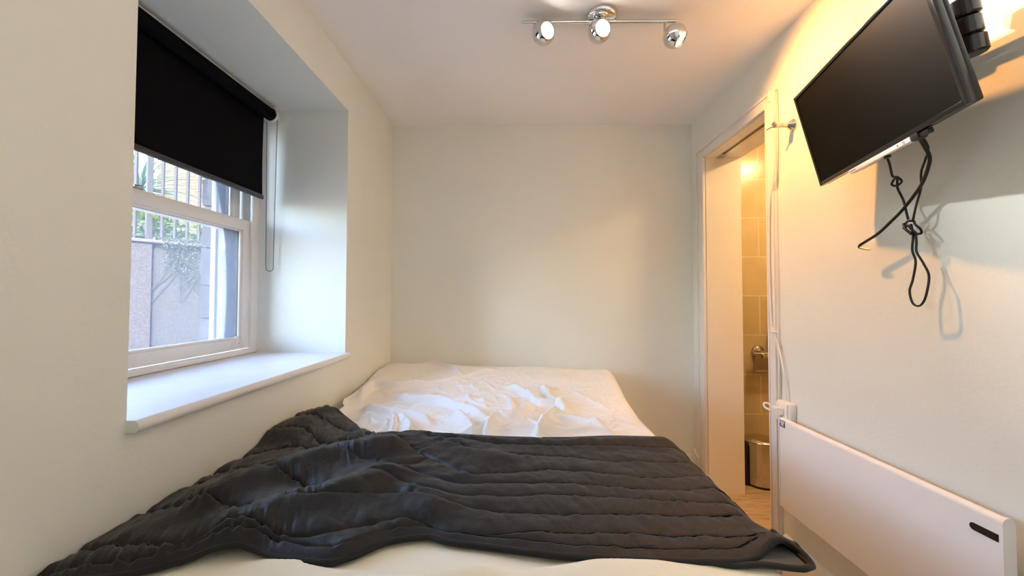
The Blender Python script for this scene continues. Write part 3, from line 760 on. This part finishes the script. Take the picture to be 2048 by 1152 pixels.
# general crumple
warp = 0.05*fbm(Xg, Yg, 3.0, 3.0, 9.1, 2)
Zg += inner*(0.0085*fbm(Xg+warp, Yg-warp, 7, 6, 1.7, 3)*np.clip(1.3-np.abs(Xg+0.25)*0.9, 0.35, 1)+0.0030*np.abs(fbm(Xg-warp, Yg+warp, 26, 16, 5.2, 2)))
# flat where the quilt lies on it
fa0 = np.array([(-0.845, 1.600), (-0.757, 1.604), (-0.683, 1.553), (-0.576, 1.436), (-0.473, 1.351), (-0.363, 1.388), (-0.064, 1.351), (0.31, 1.365), (0.56, 1.355)])
und = sstep(-0.005, -0.055, Yg-np.interp(Xg, fa0[:, 0], fa0[:, 1]))
Zg = Zg*(1-und)+(base_h(Xg, Yg)+0.002-0.02*droop**2)*und
# lifted rolled edge on the left
Zg += 0.016*np.exp(-((Xg-le)/0.022)**2)*sstep(2.05, 1.95, Yg)*(1-und)
floor_ = base_h(Xg, Yg)-0.001
Zg = np.where(droop > 0, Zg, np.maximum(Zg, floor_))
b = bm_new(); V = grid_mesh(b, Xg, Yg, Zg)
loop = [V[i][nu-1] for i in range(nv)]; prev = loop
for k, (dx, z) in enumerate(((0.004, 0.60), (0.006, 0.54), (0.004, 0.48))):   # side hanging over the mattress edge
    cur = [b.verts.new((v.co.x+dx+0.004*math.sin(v.co.y*23+k), v.co.y, z+0.01*math.sin(v.co.y*9))) for v in loop]
    for i in range(nv-1): b.faces.new((prev[i], prev[i+1], cur[i+1], cur[i]))
    prev = cur
o = obj('bed_sheet', b, M['fabric_white'], None, 180)
sm = o.modifiers.new('thickness', 'SOLIDIFY'); sm.thickness = 0.003; sm.offset = 1.0
mark(o, 'rumpled white sheet spread over the head half of the bed', 'bed sheet')

# charcoal quilt
far = [(-0.845, 1.600), (-0.808, 1.603), (-0.757, 1.604), (-0.683, 1.553), (-0.576, 1.436), (-0.473, 1.351), (-0.405, 1.352), (-0.363, 1.388), (-0.238, 1.376), (-0.064, 1.351), (0.138, 1.346), (0.31, 1.365), (0.494, 1.359), (0.56, 1.355)]
near = [(-0.845, 0.655), (-0.773, 0.672), (-0.686, 0.689), (-0.613, 0.728), (-0.562, 0.746), (-0.511, 0.755), (-0.445, 0.741), (-0.354, 0.729), (-0.315, 0.744), (-0.272, 0.783), (-0.238, 0.8), (-0.18, 0.81), (-0.136, 0.794), (-0.036, 0.776), (0.059, 0.759), (0.151, 0.751), (0.331, 0.745), (0.42, 0.752), (0.465, 0.772), (0.503, 0.787), (0.56, 0.79)]
nu, nv = 620, 380
U, Vv = np.meshgrid(np.linspace(0, 1, nu), np.linspace(0, 1, nv))
QX0 = XL+0.008
Xr_ = 0.540
Xg = QX0+(Xr_-QX0)*U
fa = np.array(smooth_poly(far, 5)); ne = np.array(smooth_poly(near, 5))
Yf_ = np.interp(Xg, fa[:, 0], fa[:, 1]); Yn_ = np.interp(Xg, ne[:, 0], ne[:, 1])
Yg = Yf_+(Yn_-Yf_)*Vv
Xg = Xg+0.006*np.sin(Yg*17)*sstep(0.8, 1.0, U)
ST = [
 [(-0.25, 1.29), (-0.094, 1.224), (0.111, 1.212), (0.267, 1.177), (0.468, 1.174), (0.55, 1.18)],
 [(-0.42, 1.285), (-0.383, 1.278), (-0.26, 1.18), (-0.146, 1.084), (-0.083, 1.085), (0.078, 1.116), (0.182, 1.105), (0.355, 1.073), (0.55, 1.099)],
 [(-0.40, 1.13), (-0.327, 1.093), (-0.144, 1.029), (-0.003, 1.038), (0.169, 1.03), (0.36, 1.01), (0.55, 1.021)],
 [(-0.37, 1.03), (-0.301, 1.008), (-0.16, 0.963), (0.068, 0.973), (0.244, 0.965), (0.363, 0.95), (0.55, 0.944)],
 [(-0.533, 0.891), (-0.478, 0.892), (-0.375, 0.926), (-0.283, 0.95), (-0.137, 0.911), (0.062, 0.889), (0.202, 0.892), (0.55, 0.89)],
 [(-0.85, 0.745), (-0.778, 0.754), (-0.644, 0.76), (-0.562, 0.801), (-0.441, 0.787), (-0.351, 0.816), (-0.255, 0.858), (-0.199, 0.85), (-0.118, 0.814), (0.049, 0.821), (0.228, 0.82), (0.369, 0.814), (0.55, 0.813)],
 [(-0.84, 1.34), (-0.793, 1.354), (-0.735, 1.366), (-0.614, 1.265), (-0.50, 1.33)],
 [(-0.85, 1.19), (-0.784, 1.21), (-0.702, 1.245), (-0.61, 1.231), (-0.523, 1.285)],
 [(-0.85, 1.08), (-0.79, 1.081), (-0.689, 1.083), (-0.633, 1.124)],
 [(-0.60, 1.19), (-0.58, 1.184), (-0.464, 1.142), (-0.338, 1.117), (-0.26, 1.18)],
 [(-0.85, 1.01), (-0.745, 1.021), (-0.674, 1.034), (-0.57, 1.014), (-0.478, 0.968)],
 [(-0.85, 0.885), (-0.799, 0.885), (-0.705, 0.885), (-0.623, 0.868), (-0.58, 0.865)],
 [(-0.85, 1.47), (-0.76, 1.49), (-0.66, 1.42), (-0.58, 1.36)],
 [(-0.30, 1.335), (-0.06, 1.295), (0.14, 1.285), (0.31, 1.29), (0.55, 1.275)],
]
dmin = np.full(Xg.shape, 1e9)
for P in ST:
    d, s, f = polydist(Xg, Yg, smooth_poly(P, 4)); dmin = np.minimum(dmin, d)
dhem = np.minimum((Yg-Yn_), np.abs(Yg-Yn_-0.030)); dmin = np.minimum(dmin, np.abs(Yg-Yn_-0.028))
dmin = np.minimum(dmin, np.abs(Yf_-Yg-0.012))
lf = 0.45+0.55*sstep(0.0, -0.35, Xg)
puff = lf*(0.0085*(1-np.exp(-dmin/0.005))+0.0065*(1-np.exp(-dmin/0.022)))
k_ = 0.945
def sc(P): return [(x*k_, y*k_) for x, y in P]
fold = ridge(Xg, Yg, sc([(-0.33, 1.33), (-0.396, 1.306), (-0.509, 1.25), (-0.588, 1.199), (-0.654, 1.11), (-0.709, 1.022), (-0.747, 0.937), (-0.80, 0.88)]), 0.040, 0.045, 0.075, 0.15, 0.012)
fold += ridge(Xg, Yg, sc([(-0.30, 1.17), (-0.364, 1.09), (-0.46, 0.983), (-0.555, 0.904), (-0.60, 0.83), (-0.66, 0.77)]), 0.034, 0.045, 0.07, 0.2, 0.012)
fold += ridge(Xg, Yg, [(-0.70, 1.66), (-0.80, 1.55), (-0.815, 1.40), (-0.83, 1.25)], 0.026, 0.05, 0.075, 0.2, 0.02)
fold += ridge(Xg, Yg, [(-0.24, 1.34), (-0.20, 1.26), (-0.10, 1.20), (0.02, 1.16)], 0.014, 0.03, 0.04, 0.25, 0.01)
fold += ridge(Xg, Yg, [(-0.31, 0.99), (-0.21, 0.93), (-0.18, 0.84)], 0.014, 0.05, 0.03, 0.3, 0.01)
fold -= ridge(Xg, Yg, [(-0.40, 1.05), (-0.48, 0.98), (-0.56, 0.98), (-0.62, 0.93)], 0.008, 0.04, 0.04, 0.3, 0.01)
lefty = np.clip((0.05-Xg)/0.5, 0, 1)
puck = fbm(Xg+0.5*Yg*lefty, Yg, 60, 13, 2.2, 2)*np.exp(-dmin/0.024)*0.0115*lf**1.8
wr_ = fbm(Xg, Yg, 14, 10, 6.6, 3)*0.0035+np.abs(fbm(Xg+0.3*Yg, Yg-0.2*Xg, 20, 9, 8.1, 2))*0.0035
edge = np.minimum(np.minimum(Yf_-Yg, Yg-Yn_), Xr_-Xg+0.02)
env = np.clip(edge/0.02, 0, 1)
Zg = base_h(Xg, Yg)+0.009+sstep(1.42, 1.28, Yg)*0+np.where(Yg > 1.24, 0.012*sstep(1.24, 1.34, Yg), 0)+puff*env+fold+(puck+wr_)*env
Zg -= np.clip((Xg-0.478)/0.062, 0, 1)**2*0.042*(0.30+0.70*sstep(0.80, 0.92, Yg))
# corner of the top layer standing open
lift = np.exp(-((Xg-0.505)/0.040)**2)*sstep(0.845, 0.785, Yg)
Zg += 0.020*lift
b = bm_new(); V = grid_mesh(b, Xg, Yg, Zg)
quilt = thing('quilt', 'charcoal stitched quilt folded across the foot of the bed', 'quilt', (-0.16, 1.05, 0.70))
o = obj('quilted_cover', b, M['quilt'], quilt, 180)
sm = o.modifiers.new('thickness', 'SOLIDIFY'); sm.thickness = 0.008; sm.offset = -1.0
b = bm_new()
tube(b, [(float(Xg[-1, j]), float(Yg[-1, j]), float(Zg[-1, j])-0.004) for j in range(0, nu, 2)], 0.0075, 10, flat=0.8)
tube(b, [(float(Xg[i, -1]), float(Yg[i, -1]), float(Zg[i, -1])-0.004) for i in range(0, nv, 2)], 0.0065, 10, flat=0.8)
tube(b, [(float(Xg[0, j]), float(Yg[0, j]), float(Zg[0, j])-0.004) for j in range(0, nu, 2)], 0.0065, 10, flat=0.8)
obj('binding', b, M['binding'], quilt, 180)
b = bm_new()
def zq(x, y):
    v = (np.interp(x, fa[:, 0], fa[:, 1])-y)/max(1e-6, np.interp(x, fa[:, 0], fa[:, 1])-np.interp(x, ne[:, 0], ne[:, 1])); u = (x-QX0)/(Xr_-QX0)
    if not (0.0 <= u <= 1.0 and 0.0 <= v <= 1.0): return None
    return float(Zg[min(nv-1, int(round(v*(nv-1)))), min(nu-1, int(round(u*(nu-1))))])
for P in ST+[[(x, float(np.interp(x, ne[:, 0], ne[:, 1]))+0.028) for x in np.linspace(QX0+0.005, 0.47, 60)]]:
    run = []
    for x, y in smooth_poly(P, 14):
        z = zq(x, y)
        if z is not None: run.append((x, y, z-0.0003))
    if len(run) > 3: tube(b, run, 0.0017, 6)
obj('stitch_shadow_lines', b, M['stitch_shade'], quilt, 180)  # stitch lines as dark tubes, groove shadow put into their colour
# lower layer of the fold showing its lining at the open corner
b = bm_new()
n1, n2 = 40, 16
UU, VV = np.meshgrid(np.linspace(0, 1, n1), np.linspace(0, 1, n2))
lx = 0.30+(0.537-0.30)*UU
lyo = np.interp(lx, [0.30, 0.38, 0.457, 0.482, 0.516, 0.543, 0.556], [0.747, 0.742, 0.738, 0.737, 0.738, 0.752, 0.760])
ly = lyo+(0.86-lyo)*VV
lz = base_h(lx, ly)+0.003-np.clip((lx-0.478)/0.062, 0, 1.3)**2*0.010+0.002*np.sin(lx*60)
grid_mesh(b, lx, ly, lz)
o = obj('lining', b, M['lining'], quilt, 180); o['label'] = 'grey lining showing at the open corner'
sm = o.modifiers.new('thickness', 'SOLIDIFY'); sm.thickness = 0.004; sm.offset = -1.0
b = bm_new()
pts = [(float(lx[0, j]), float(ly[0, j]), float(lz[0, j])+0.001) for j in range(n1)]+[(float(lx[i, -1])+0.001, float(ly[i, -1]), float(lz[i, -1])+0.001) for i in range(1, n2)]
c0 = Vector((float(Xg[-1, -1]), float(Yg[-1, -1]), float(Zg[-1, -1])-0.003)); c1 = Vector((float(lx[0, -1])+0.001, float(ly[0, -1]), float(lz[0, -1])+0.001))
tube(b, spline([c0, c0.lerp(c1, 0.35)+Vector((0.002, -0.001, 0.001)), c0.lerp(c1, 0.75)+Vector((0.003, -0.001, 0.0)), c1], 8), 0.0068, 10, flat=0.8)
tube(b, pts, 0.0065, 10, flat=0.8); obj('lower_binding', b, M['binding'], quilt, 180)

# ------------------------------------------------------------------ panel heater
HX, HB, HY0, HY1, HZ0, HZ1 = 1.080, 1.106, 0.914, 1.678, 0.322, 0.684
ht = thing('panel_heater', 'slim white electric panel heater on the wall below the television', 'heater', (XR, (HY0+HY1)/2, HZ0))
rr = (HB-HX)/2
arc = [(HX+rr-rr*math.cos(math.pi*k/12), HZ1-rr+rr*math.sin(math.pi*k/12)) for k in range(13)]
b = bm_new(); extrude_poly(b, [(HX, HZ0), *arc, (HB, HZ0)], 'y', HY0+0.008, HY1-0.006); obj('panel', b, M['heater'], ht, 35)
for a, c in ((HY0, HY0+0.007), (HY1-0.005, HY1)):
    b = bm_new(); q = 0.0015
    arc2 = [(HX+rr-(rr+q)*math.cos(math.pi*k/12), HZ1-rr+(rr+q)*math.sin(math.pi*k/12)) for k in range(13)]
    extrude_poly(b, [(HX-q, HZ0-q), *arc2, (HB+q, HZ0-q)], 'y', a, c); obj('end_cap', b, M['heater'], ht, 35)
b = bm_new()
sz = 0.0085; sy1 = HY0+0.058; szc = 0.636
poly = [(HY0+0.009, szc-sz), (HY0+0.009, szc+sz)]+[(sy1+sz*math.sin(math.pi*k/10), szc+sz*math.cos(math.pi*k/10)) for k in range(11)]
extrude_poly(b, poly, 'x', HX-0.0012, HX+0.002); o = obj('control_slot', b, M['gloss_black'], ht, 35); o['label'] = 'dark control slot'
lab = None
b = bm_new(); box(b, HX-0.0008, 1.637, 0.650, HX+0.001, 1.669, 0.677, 0.0004, 1); lab = obj('rating_sticker', b, M['navy'], ht, None); lab['label'] = 'small dark-edged sticker'
b = bm_new()
box(b, HX-0.0013, 1.640, 0.666, HX-0.0008, 1.666, 0.6745); box(b, HX-0.0013, 1.645, 0.655, HX-0.0008, 1.661, 0.667); 
obj('print', b, M['label_white'], lab, None)
for yy in (1.05, 1.54):
    b = bm_new(); box(b, HB-0.002, yy-0.02, 0.38, XR, yy+0.02, 0.60, 0.003); obj('wall_bracket', b, M['heater'], ht)

# ------------------------------------------------------------------ socket, plug lead and cable on the casing
g = thing('wall_socket', 'white wall socket just above the end of the panel heater', 'socket', (XR, 1.70, 0.71))
b = bm_new(); box(b, XR-0.034, 1.652, 0.655, XR, 1.735, 0.745, 0.009, 3); obj('back_box', b, M['white_plastic'], g)
b = bm_new(); box(b, XR-0.040, 1.658, 0.661, XR-0.033, 1.729, 0.739, 0.004, 2); obj('faceplate', b, M['white_plastic'], g)
b = bm_new(); box(b, XR-0.044, 1.706, 0.722, XR-0.039, 1.718, 0.734, 0.001); obj('rocker_switch', b, M['white_plastic'], g)
g = thing('heater_lead', 'white mains plug and short lead feeding the panel heater', 'plug', (XR-0.04, 1.69, 0.70))
b = bm_new()
pp = [(XR-0.041, 1.672), (XR-0.041, 1.722), (XR-0.062, 1.720), (XR-0.066, 1.708), (XR-0.066, 1.686), (XR-0.062, 1.674)]
extrude_poly(b, [(x, y) for x, y in pp], 'z', 0.690, 0.722)
bmesh.ops.bevel(b, geom=list(b.edges), offset=0.004, segments=2, affect='EDGES'); obj('plug', b, M['white_plastic'], g, 50)
b = bm_new()
tube(b, spline([(XR-0.056, 1.716, 0.712), (XR-0.070, 1.728, 0.726), (XR-0.082, 1.738, 0.724), (XR-0.080, 1.734, 0.708), (XR-0.068, 1.714, 0.700)]), 0.0042, 8)
tube(b, spline([(XR-0.050, 1.700, 0.692), (XR-0.048, 1.700, 0.684), (XR-0.046, 1.690, 0.680), (XR-0.040, 1.664, 0.676)]), 0.006, 8)
obj('grip', b, M['white_plastic'], g, 50)
g = thing('white_cable', 'white cable running down beside the doorway into the wall socket', 'cable', (XR, 1.75, 1.4))
pa = [(1.763, 2.055), (1.762, 2.085), (1.752, 2.106), (1.738, 2.106), (1.731, 2.085), (1.730, 1.96), (1.735, 1.762), (1.745, 1.676), (1.768, 1.593), (1.775, 1.438), (1.776, 1.259), (1.768, 1.082), (1.756, 1.028), (1.741, 0.975), (1.714, 0.893), (1.698, 0.813), (1.694, 0.750)]
b = bm_new(); tube(b, spline([(XR-0.026+(0.010 if z < 1.0 else 0), y, z) for y, z in pa], 8), 0.0042, 8); obj('cord', b, M['white_plastic'], g, 180)
b = bm_new(); tube(b, spline([(XR-0.026, 1.756, 1.03), (XR-0.020, 1.747, 0.985), (XR-0.014, 1.740, 0.91), (XR-0.014, 1.742, 0.82), (XR-0.014, 1.744, 0.76)], 8), 0.0032, 8); obj('thin_wire', b, M['white_plastic'], g, 180)
b = bm_new(); box(b, XR-0.034, 1.745, 1.026, XR-0.018, 1.772, 1.036, 0.003); tube(b, [(XR-0.026, 1.748, 1.031), (XR-0.024, 1.724, 1.031)], 0.0018, 6); obj('cable_tie', b, M['white_plastic'], g)

# ------------------------------------------------------------------ chrome coat hook
hk = thing('coat_hook', 'chrome double coat hook on the wall between doorway and television', 'hook', (XR, 1.62, 1.885))
o3 = Vector((XR, 1.648, 1.900)); ax = Vector((-1, 0.0, 0.0))
b = bm_new(); lathe(b, [(0.026, 0.0), (0.027, 0.003), (0.023, 0.008), (0.014, 0.020), (0.0115, 0.028)], o3, ax, 28); obj('rosette', b, M['chrome'], hk, 60)
b = bm_new(); lathe(b, [(0.0115, 0.028), (0.0105, 0.05), (0.0125, 0.052), (0.0125, 0.080), (0.011, 0.082), (0, 0.082)], o3, ax, 28); obj('stem', b, M['satin'], hk, 50)
tip = o3+ax*0.074
b = bm_new(); tube(b, [tip, tip+Vector((-0.002, 0.0, 0.040))], 0.0038, 10); obj('peg', b, M['satin'], hk)
b = bm_new(); tube(b, [tip, tip+Vector((-0.024, 0.020, -0.012))], 0.0045, 10); obj('peg', b, M['satin'], hk)

# ------------------------------------------------------------------ television (built in its own frame: x along the width, z up, -y out of the screen)
TVM = Matrix(((-0.1758, 0.9616, -0.2108), (-0.9836, -0.1627, 0.0781), (0.0408, 0.2210, 0.9744)))
tv = thing('television', 'black flat television tilted down from its wall arm', 'television', (0.9378, 1.0948, 1.7239))
tv.rotation_mode = 'QUATERNION'; tv.rotation_quaternion = TVM.to_quaternion()
TW, TH = 0.54, 0.322
b = bm_new()
bz = 0.010
for (x0, z0_, x1, z1_) in ((-TW/2, -TH/2, -TW/2+bz, TH/2), (TW/2-bz-0.004, -TH/2, TW/2, TH/2), (-TW/2+bz, TH/2-bz, TW/2-bz-0.004, TH/2), (-TW/2+bz, -TH/2, TW/2-bz-0.004, -TH/2+0.013)):
    box(b, x0, 0.0, z0_, x1, 0.016, z1_, 0.0018)
obj('bezel', b, M['gloss_black'], tv, 40, local=True)
b = bm_new(); box(b, -TW/2+bz-0.002, 0.003, -TH/2+0.011, TW/2-bz-0.002, 0.014, TH/2-bz+0.002); obj('screen', b, M['screen'], tv, None, local=True)
b = bm_new(); box(b, -TW/2+0.0015, 0.016, -TH/2+0.0015, TW/2-0.0015, 0.029, TH/2-0.0015, 0.004); box(b, -TW/2+0.06, 0.029, -TH/2+0.012, TW/2-0.06, 0.056, TH/2-0.08, 0.012, 3); obj('rear_housing', b, M['black_plastic'], tv, 40, local=True)
b = bm_new(); box(b, -0.1205, 0.000, -TH/2-0.0125, 0.112, 0.020, -TH/2-0.0003, 0.001); cs = obj('control_strip', b, M['white_plastic'], tv, 40, local=True); cs['label'] = 'white strip under the screen'
b = bm_new(); lathe(b, [(0.0018, 0), (0.0016, 0.0006), (0, 0.0007)], (0.072, 0.0, -TH/2-0.0065), (0, -1, 0), 14); obj('sensor_eye', b, M['gloss_black'], cs, None, local=True)
b = bm_new(); box(b, -0.114, -0.0004, -TH/2-0.0080, -0.090, 0.0003, -TH/2-0.0045); obj('small_print', b, M['grey_text'], cs, None, local=True)
b = bm_new()
tube(b, [(0.0925+0.0042*math.cos(a), -0.0003, -TH/2-0.0064+0.0034*math.sin(a)) for a in [0.4+k*0.45 for k in range(12)]], 0.0006, 6)
tube(b, [(0.0900, -0.0003, -TH/2-0.0070), (0.0960, -0.0003, -TH/2-0.0050)], 0.0005, 6)
tube(b, [(0.0885, -0.0003, -TH/2-0.0060), (0.0945, -0.0003, -TH/2-0.0078)], 0.0005, 6); obj('pink_mark', b, M['pink'], cs, None, local=True)
b = bm_new(); box(b, 0.112, 0.0, -TH/2-0.016, 0.134, 0.022, -TH/2+0.003, 0.003); box(b, 0.132, 0.004, -TH/2-0.014, 0.158, 0.018, -TH/2-0.001, 0.003); obj('connector_block', b, M['black_plastic'], tv, 40, local=True)
b = bm_new(); box(b, -0.115, 0.020, -TH/2-0.010, 0.105, 0.034, -TH/2+0.002, 0.003); obj('lower_lip', b, M['black_plastic'], tv, 40, local=True)
b = bm_new(); box(b, 0.012, 0.004, -TH/2-0.020, 0.024, 0.016, -TH/2-0.012, 0.002); obj('cable_port', b, M['black_plastic'], tv, 40, local=True)

def TVP(x, y, z): return Vector((0.9378, 1.0948, 1.7239))+TVM @ Vector((x, y, z))
# wall arm behind it
wa = thing('television_bracket', 'black jointed wall arm with stacked knuckles behind the television', 'wall bracket', (XR, 0.93, 1.81))
cen = Vector((1.052, 0.930, 1.812)); axk = Vector((-0.17, 0.0, 0.985)).normalized()
for k, (h0, h1, rr_) in enumerate(((-0.066, -0.024, 0.0275), (-0.022, 0.022, 0.0255), (0.024, 0.066, 0.0275))):
    b = bm_new(); lathe(b, [(rr_-0.004, h0), (rr_, h0+0.004), (rr_, h1-0.004), (rr_-0.004, h1)], cen, axk, 32)
    t_ = bmesh.new(); box(t_, -rr_+0.002, 0.0, h0+0.003, rr_-0.006, 0.050 if k != 1 else 0.034, h1-0.003, 0.004)
    zq = axk; xq = Vector((1, 0, 0)); xq = (xq-zq*xq.dot(zq)).normalized(); yq = zq.cross(xq)
    merge(b, t_, Matrix(((xq.x, yq.x, zq.x, cen.x), (xq.y, yq.y, zq.y, cen.y), (xq.z, yq.z, zq.z, cen.z), (0, 0, 0, 1))))
    obj('knuckle', b, M['gloss_black'], wa, 40)
b = bm_new(); box(b, XR-0.014, 1.045, 1.745, XR, 1.110, 1.885, 0.004); box(b, 1.055, 1.055, 1.80, XR-0.012, 1.095, 1.835, 0.006); tube(b, [(1.062, 0.93, 1.816), (1.075, 1.075, 1.818)], 0.015, 12); obj('wall_plate', b, M['gloss_black'], wa)
b = bm_new()
e0 = cen+Vector((-0.006, 0.01, 0)); e1 = TVP(0.0, 0.062, 0.0)+Vector((0.012, 0, 0))
tube(b, [e0, e0.lerp(e1, 0.5), e1], 0.017, 14, flat=1.2); obj('arm', b, M['gloss_black'], wa)
b = bm_new(); t_ = bmesh.new(); box(t_, -0.055, 0.0565, -0.055, 0.055, 0.064, 0.055, 0.003)
merge(b, t_, Matrix.Translation((0.9378, 1.0948, 1.7239)) @ TVM.to_4x4()); obj('mounting_plate', b, M['gloss_black'], wa)

# ------------------------------------------------------------------ black cords hanging under the television
def cordpt(y, z):
    """points traced on the plane X = 1.03, moved out to hang close to the wall further down"""
    X = 1.03+0.072*min(1, max(0, (1.585-z)/0.14))
    if z > 1.583: X = 1.022
    s = X/1.03; return Vector((X, y*s, CAMZ+(z-CAMZ)*s))
A1 = [(1.117, 1.577), (1.112, 1.551), (1.098, 1.514), (1.084, 1.506), (1.079, 1.493), (1.088, 1.484), (1.099, 1.490), (1.100, 1.503), (1.090, 1.508), (1.083, 1.494), (1.087, 1.476), (1.075, 1.441), (1.062, 1.409), (1.058, 1.385)]
LP = [(1.055, 1.372), (1.048, 1.344), (1.048, 1.303), (1.044, 1.272), (1.053, 1.227), (1.058, 1.196), (1.053, 1.165), (1.041, 1.157), (1.024, 1.168), (1.014, 1.195), (1.013, 1.234), (1.023, 1.265), (1.037, 1.297), (1.041, 1.322), (1.043, 1.350)]
A2 = [(1.051, 1.378), (1.040, 1.399), (1.034, 1.423), (1.028, 1.462), (1.022, 1.5), (1.009, 1.526), (1.007, 1.555), (1.017, 1.586)]
KN = [(1.066, 1.381), (1.050, 1.379), (1.035, 1.368), (1.027, 1.353), (1.036, 1.344), (1.051, 1.350), (1.065, 1.364)]
g = thing('power_cord', 'black cord tied in a knot and long loop hanging below the television', 'cable', cordpt(1.06, 1.57))
b = bm_new()
def wob(P, a=0.004, ph=0.0): return [cordpt(y, z)+Vector((a*math.sin(i*1.9+ph), 0, 0)) for i, (y, z) in enumerate(P)]
tube(b, spline(wob(A1), 8), 0.0030, 8); tube(b, spline(wob(LP, 0.003, 1.0), 8), 0.0028, 8); tube(b, spline(wob(A2, 0.004, 2.0), 8), 0.0028, 8)
obj('cord', b, M['black_plastic'], g, 180)
b = bm_new(); tube(b, spline(wob(KN, 0.008, 0.5), 8, closed=True), 0.0030, 8, closed=True)
tube(b, spline([cordpt(1.064, 1.362)+Vector((-0.008, 0, 0)), cordpt(1.052, 1.368)+Vector((-0.010, 0, 0)), cordpt(1.040, 1.352)+Vector((-0.008, 0, 0)), cordpt(1.036, 1.340)+Vector((0.0, 0, 0))], 8), 0.0034, 8)
tube(b, spline([cordpt(1.068, 1.376)+Vector((-0.004, 0, 0)), cordpt(1.058, 1.360)+Vector((-0.010, 0, 0)), cordpt(1.044, 1.344)+Vector((-0.008, 0, 0))], 8), 0.0034, 8)
obj('knot', b, M['black_plastic'], g, 180)
Bp = [(1.018, 1.586), (1.006, 1.56), (0.995, 1.531), (0.997, 1.51), (1.010, 1.477), (1.028, 1.452), (1.065, 1.415), (1.098, 1.390), (1.140, 1.362), (1.185, 1.343), (1.200, 1.337), (1.203, 1.331), (1.198, 1.328)]
g = thing('aerial_cord', 'thicker black cord curving left to a bare metal tip below the television', 'cable', cordpt(1.03, 1.57))
b = bm_new(); tube(b, spline([cordpt(y, z)+Vector((-0.007, 0, 0)) for y, z in Bp], 8), 0.0042, 10); obj('cord', b, M['black_plastic'], g, 180)
b = bm_new(); tube(b, [cordpt(1.199, 1.3285)+Vector((-0.007, 0, 0)), cordpt(1.186, 1.3235)+Vector((-0.006, 0, 0)), cordpt(1.171, 1.319)+Vector((-0.004, 0, 0))], [0.0045, 0.0040, 0.0030], 10); obj('metal_tip', b, M['brass'], g)

# ------------------------------------------------------------------ ceiling spotlight bar
LY, LZ = 1.585, 2.301
lb = thing('ceiling_spotlight_bar', 'chrome ceiling bar with three swivelling ball spotlights', 'ceiling light', (0.323, LY, ZC))
b = bm_new(); lathe(b, [(0.060, 0.0), (0.062, 0.003), (0.061, 0.016), (0.055, 0.021), (0.0, 0.022)], (0.333, LY, ZC), (0, 0, -1), 48); obj('ceiling_rose', b, M['chrome'], lb, 50)
b = bm_new(); tube(b, [(0.012, LY, LZ), (0.634, LY, LZ)], 0.0075, 16); obj('bar', b, M['chrome'], lb)
def lamp(px, stem_dx, c, n, material, watts, col, cone):
    c = Vector(c); n = Vector(n).normalized(); Rb = 0.0465
    b = bm_new(); tube(b, [(px, LY, LZ-0.004), (px, LY, c.z+0.012), (px+0.6*(c.x-px), LY, c.z+0.010)], 0.0055, 10); obj('stem', b, M['satin'], lb)
    th = math.radians(46); prof = []
    for k in range(25):
        a = math.pi-(math.pi-th)*k/24; prof.append((Rb*math.sin(a) if k else 0.0, Rb*math.cos(a)))
    ra, ha = Rb*math.sin(th), Rb*math.cos(th)
    prof += [(ra-0.0015, ha+0.001), (ra-0.003, ha), (ra-0.004, ha-0.002), (ra-0.005, ha-0.005)]
    b = bm_new(); lathe(b, prof, c, n, 40, close_ends=False); hd = obj('lamp_head', b, M['chrome'], lb, 60)
    b = bm_new(); lathe(b, [(ra-0.005, ha-0.0045), (ra-0.011, ha-0.003), (0, ha-0.002)], c, n, 40, close_ends=False); obj('bulb', b, material, hd, 180)
    ld = bpy.data.lights.new('spotlight', 'SPOT'); ld.energy = watts; ld.color = col; ld.spot_size = math.radians(cone); ld.spot_blend = 0.75; ld.shadow_soft_size = 0.016
    lo = bpy.data.objects.new('spotlight', ld); COL.objects.link(lo)
    lo.location = c+n*(ha+0.010); lo.rotation_euler = n.to_track_quat('-Z', 'Y').to_euler()
lamp(0.082, 0, (0.098, LY, 2.258), (0.48, -0.83, -0.24), M['bulb_white'], 25, (1.0, 0.99, 0.965), 92)
lamp(0.300, 0, (0.325, LY-0.004, 2.262), (0.24, -0.92, -0.29), M['bulb_white'], 30, (1.0, 0.99, 0.965), 84)
lamp(0.590, 0, (0.630, LY, 2.2395), (0.64, -0.32, -0.70), M['bulb_warm'], 15, (1.0, 0.415, 0.085), 134)

# ------------------------------------------------------------------ daylight
w = bpy.data.worlds.new('world'); SC.world = w; w.use_nodes = True
nt = w.node_tree; bg = nt.nodes['Background']
sky = nt.nodes.new('ShaderNodeTexSky'); sky.sky_type = 'NISHITA'; sky.sun_disc = False
sky.sun_elevation = math.radians(42); sky.sun_rotation = math.radians(160); sky.air_density = 1.0; sky.dust_density = 2.0
nt.links.new(sky.outputs[0], bg.inputs['Color']); bg.inputs['Strength'].default_value = 1.28
sl = bpy.data.lights.new('sun', 'SUN'); sl.energy = 7.5; sl.angle = math.radians(0.6); sl.color = (1.0, 0.94, 0.82)
so = bpy.data.objects.new('sun', sl); COL.objects.link(so)
so.location = (4, -6, 9); so.rotation_euler = Vector((-0.25, 0.62, -0.60)).to_track_quat('-Z', 'Y').to_euler()
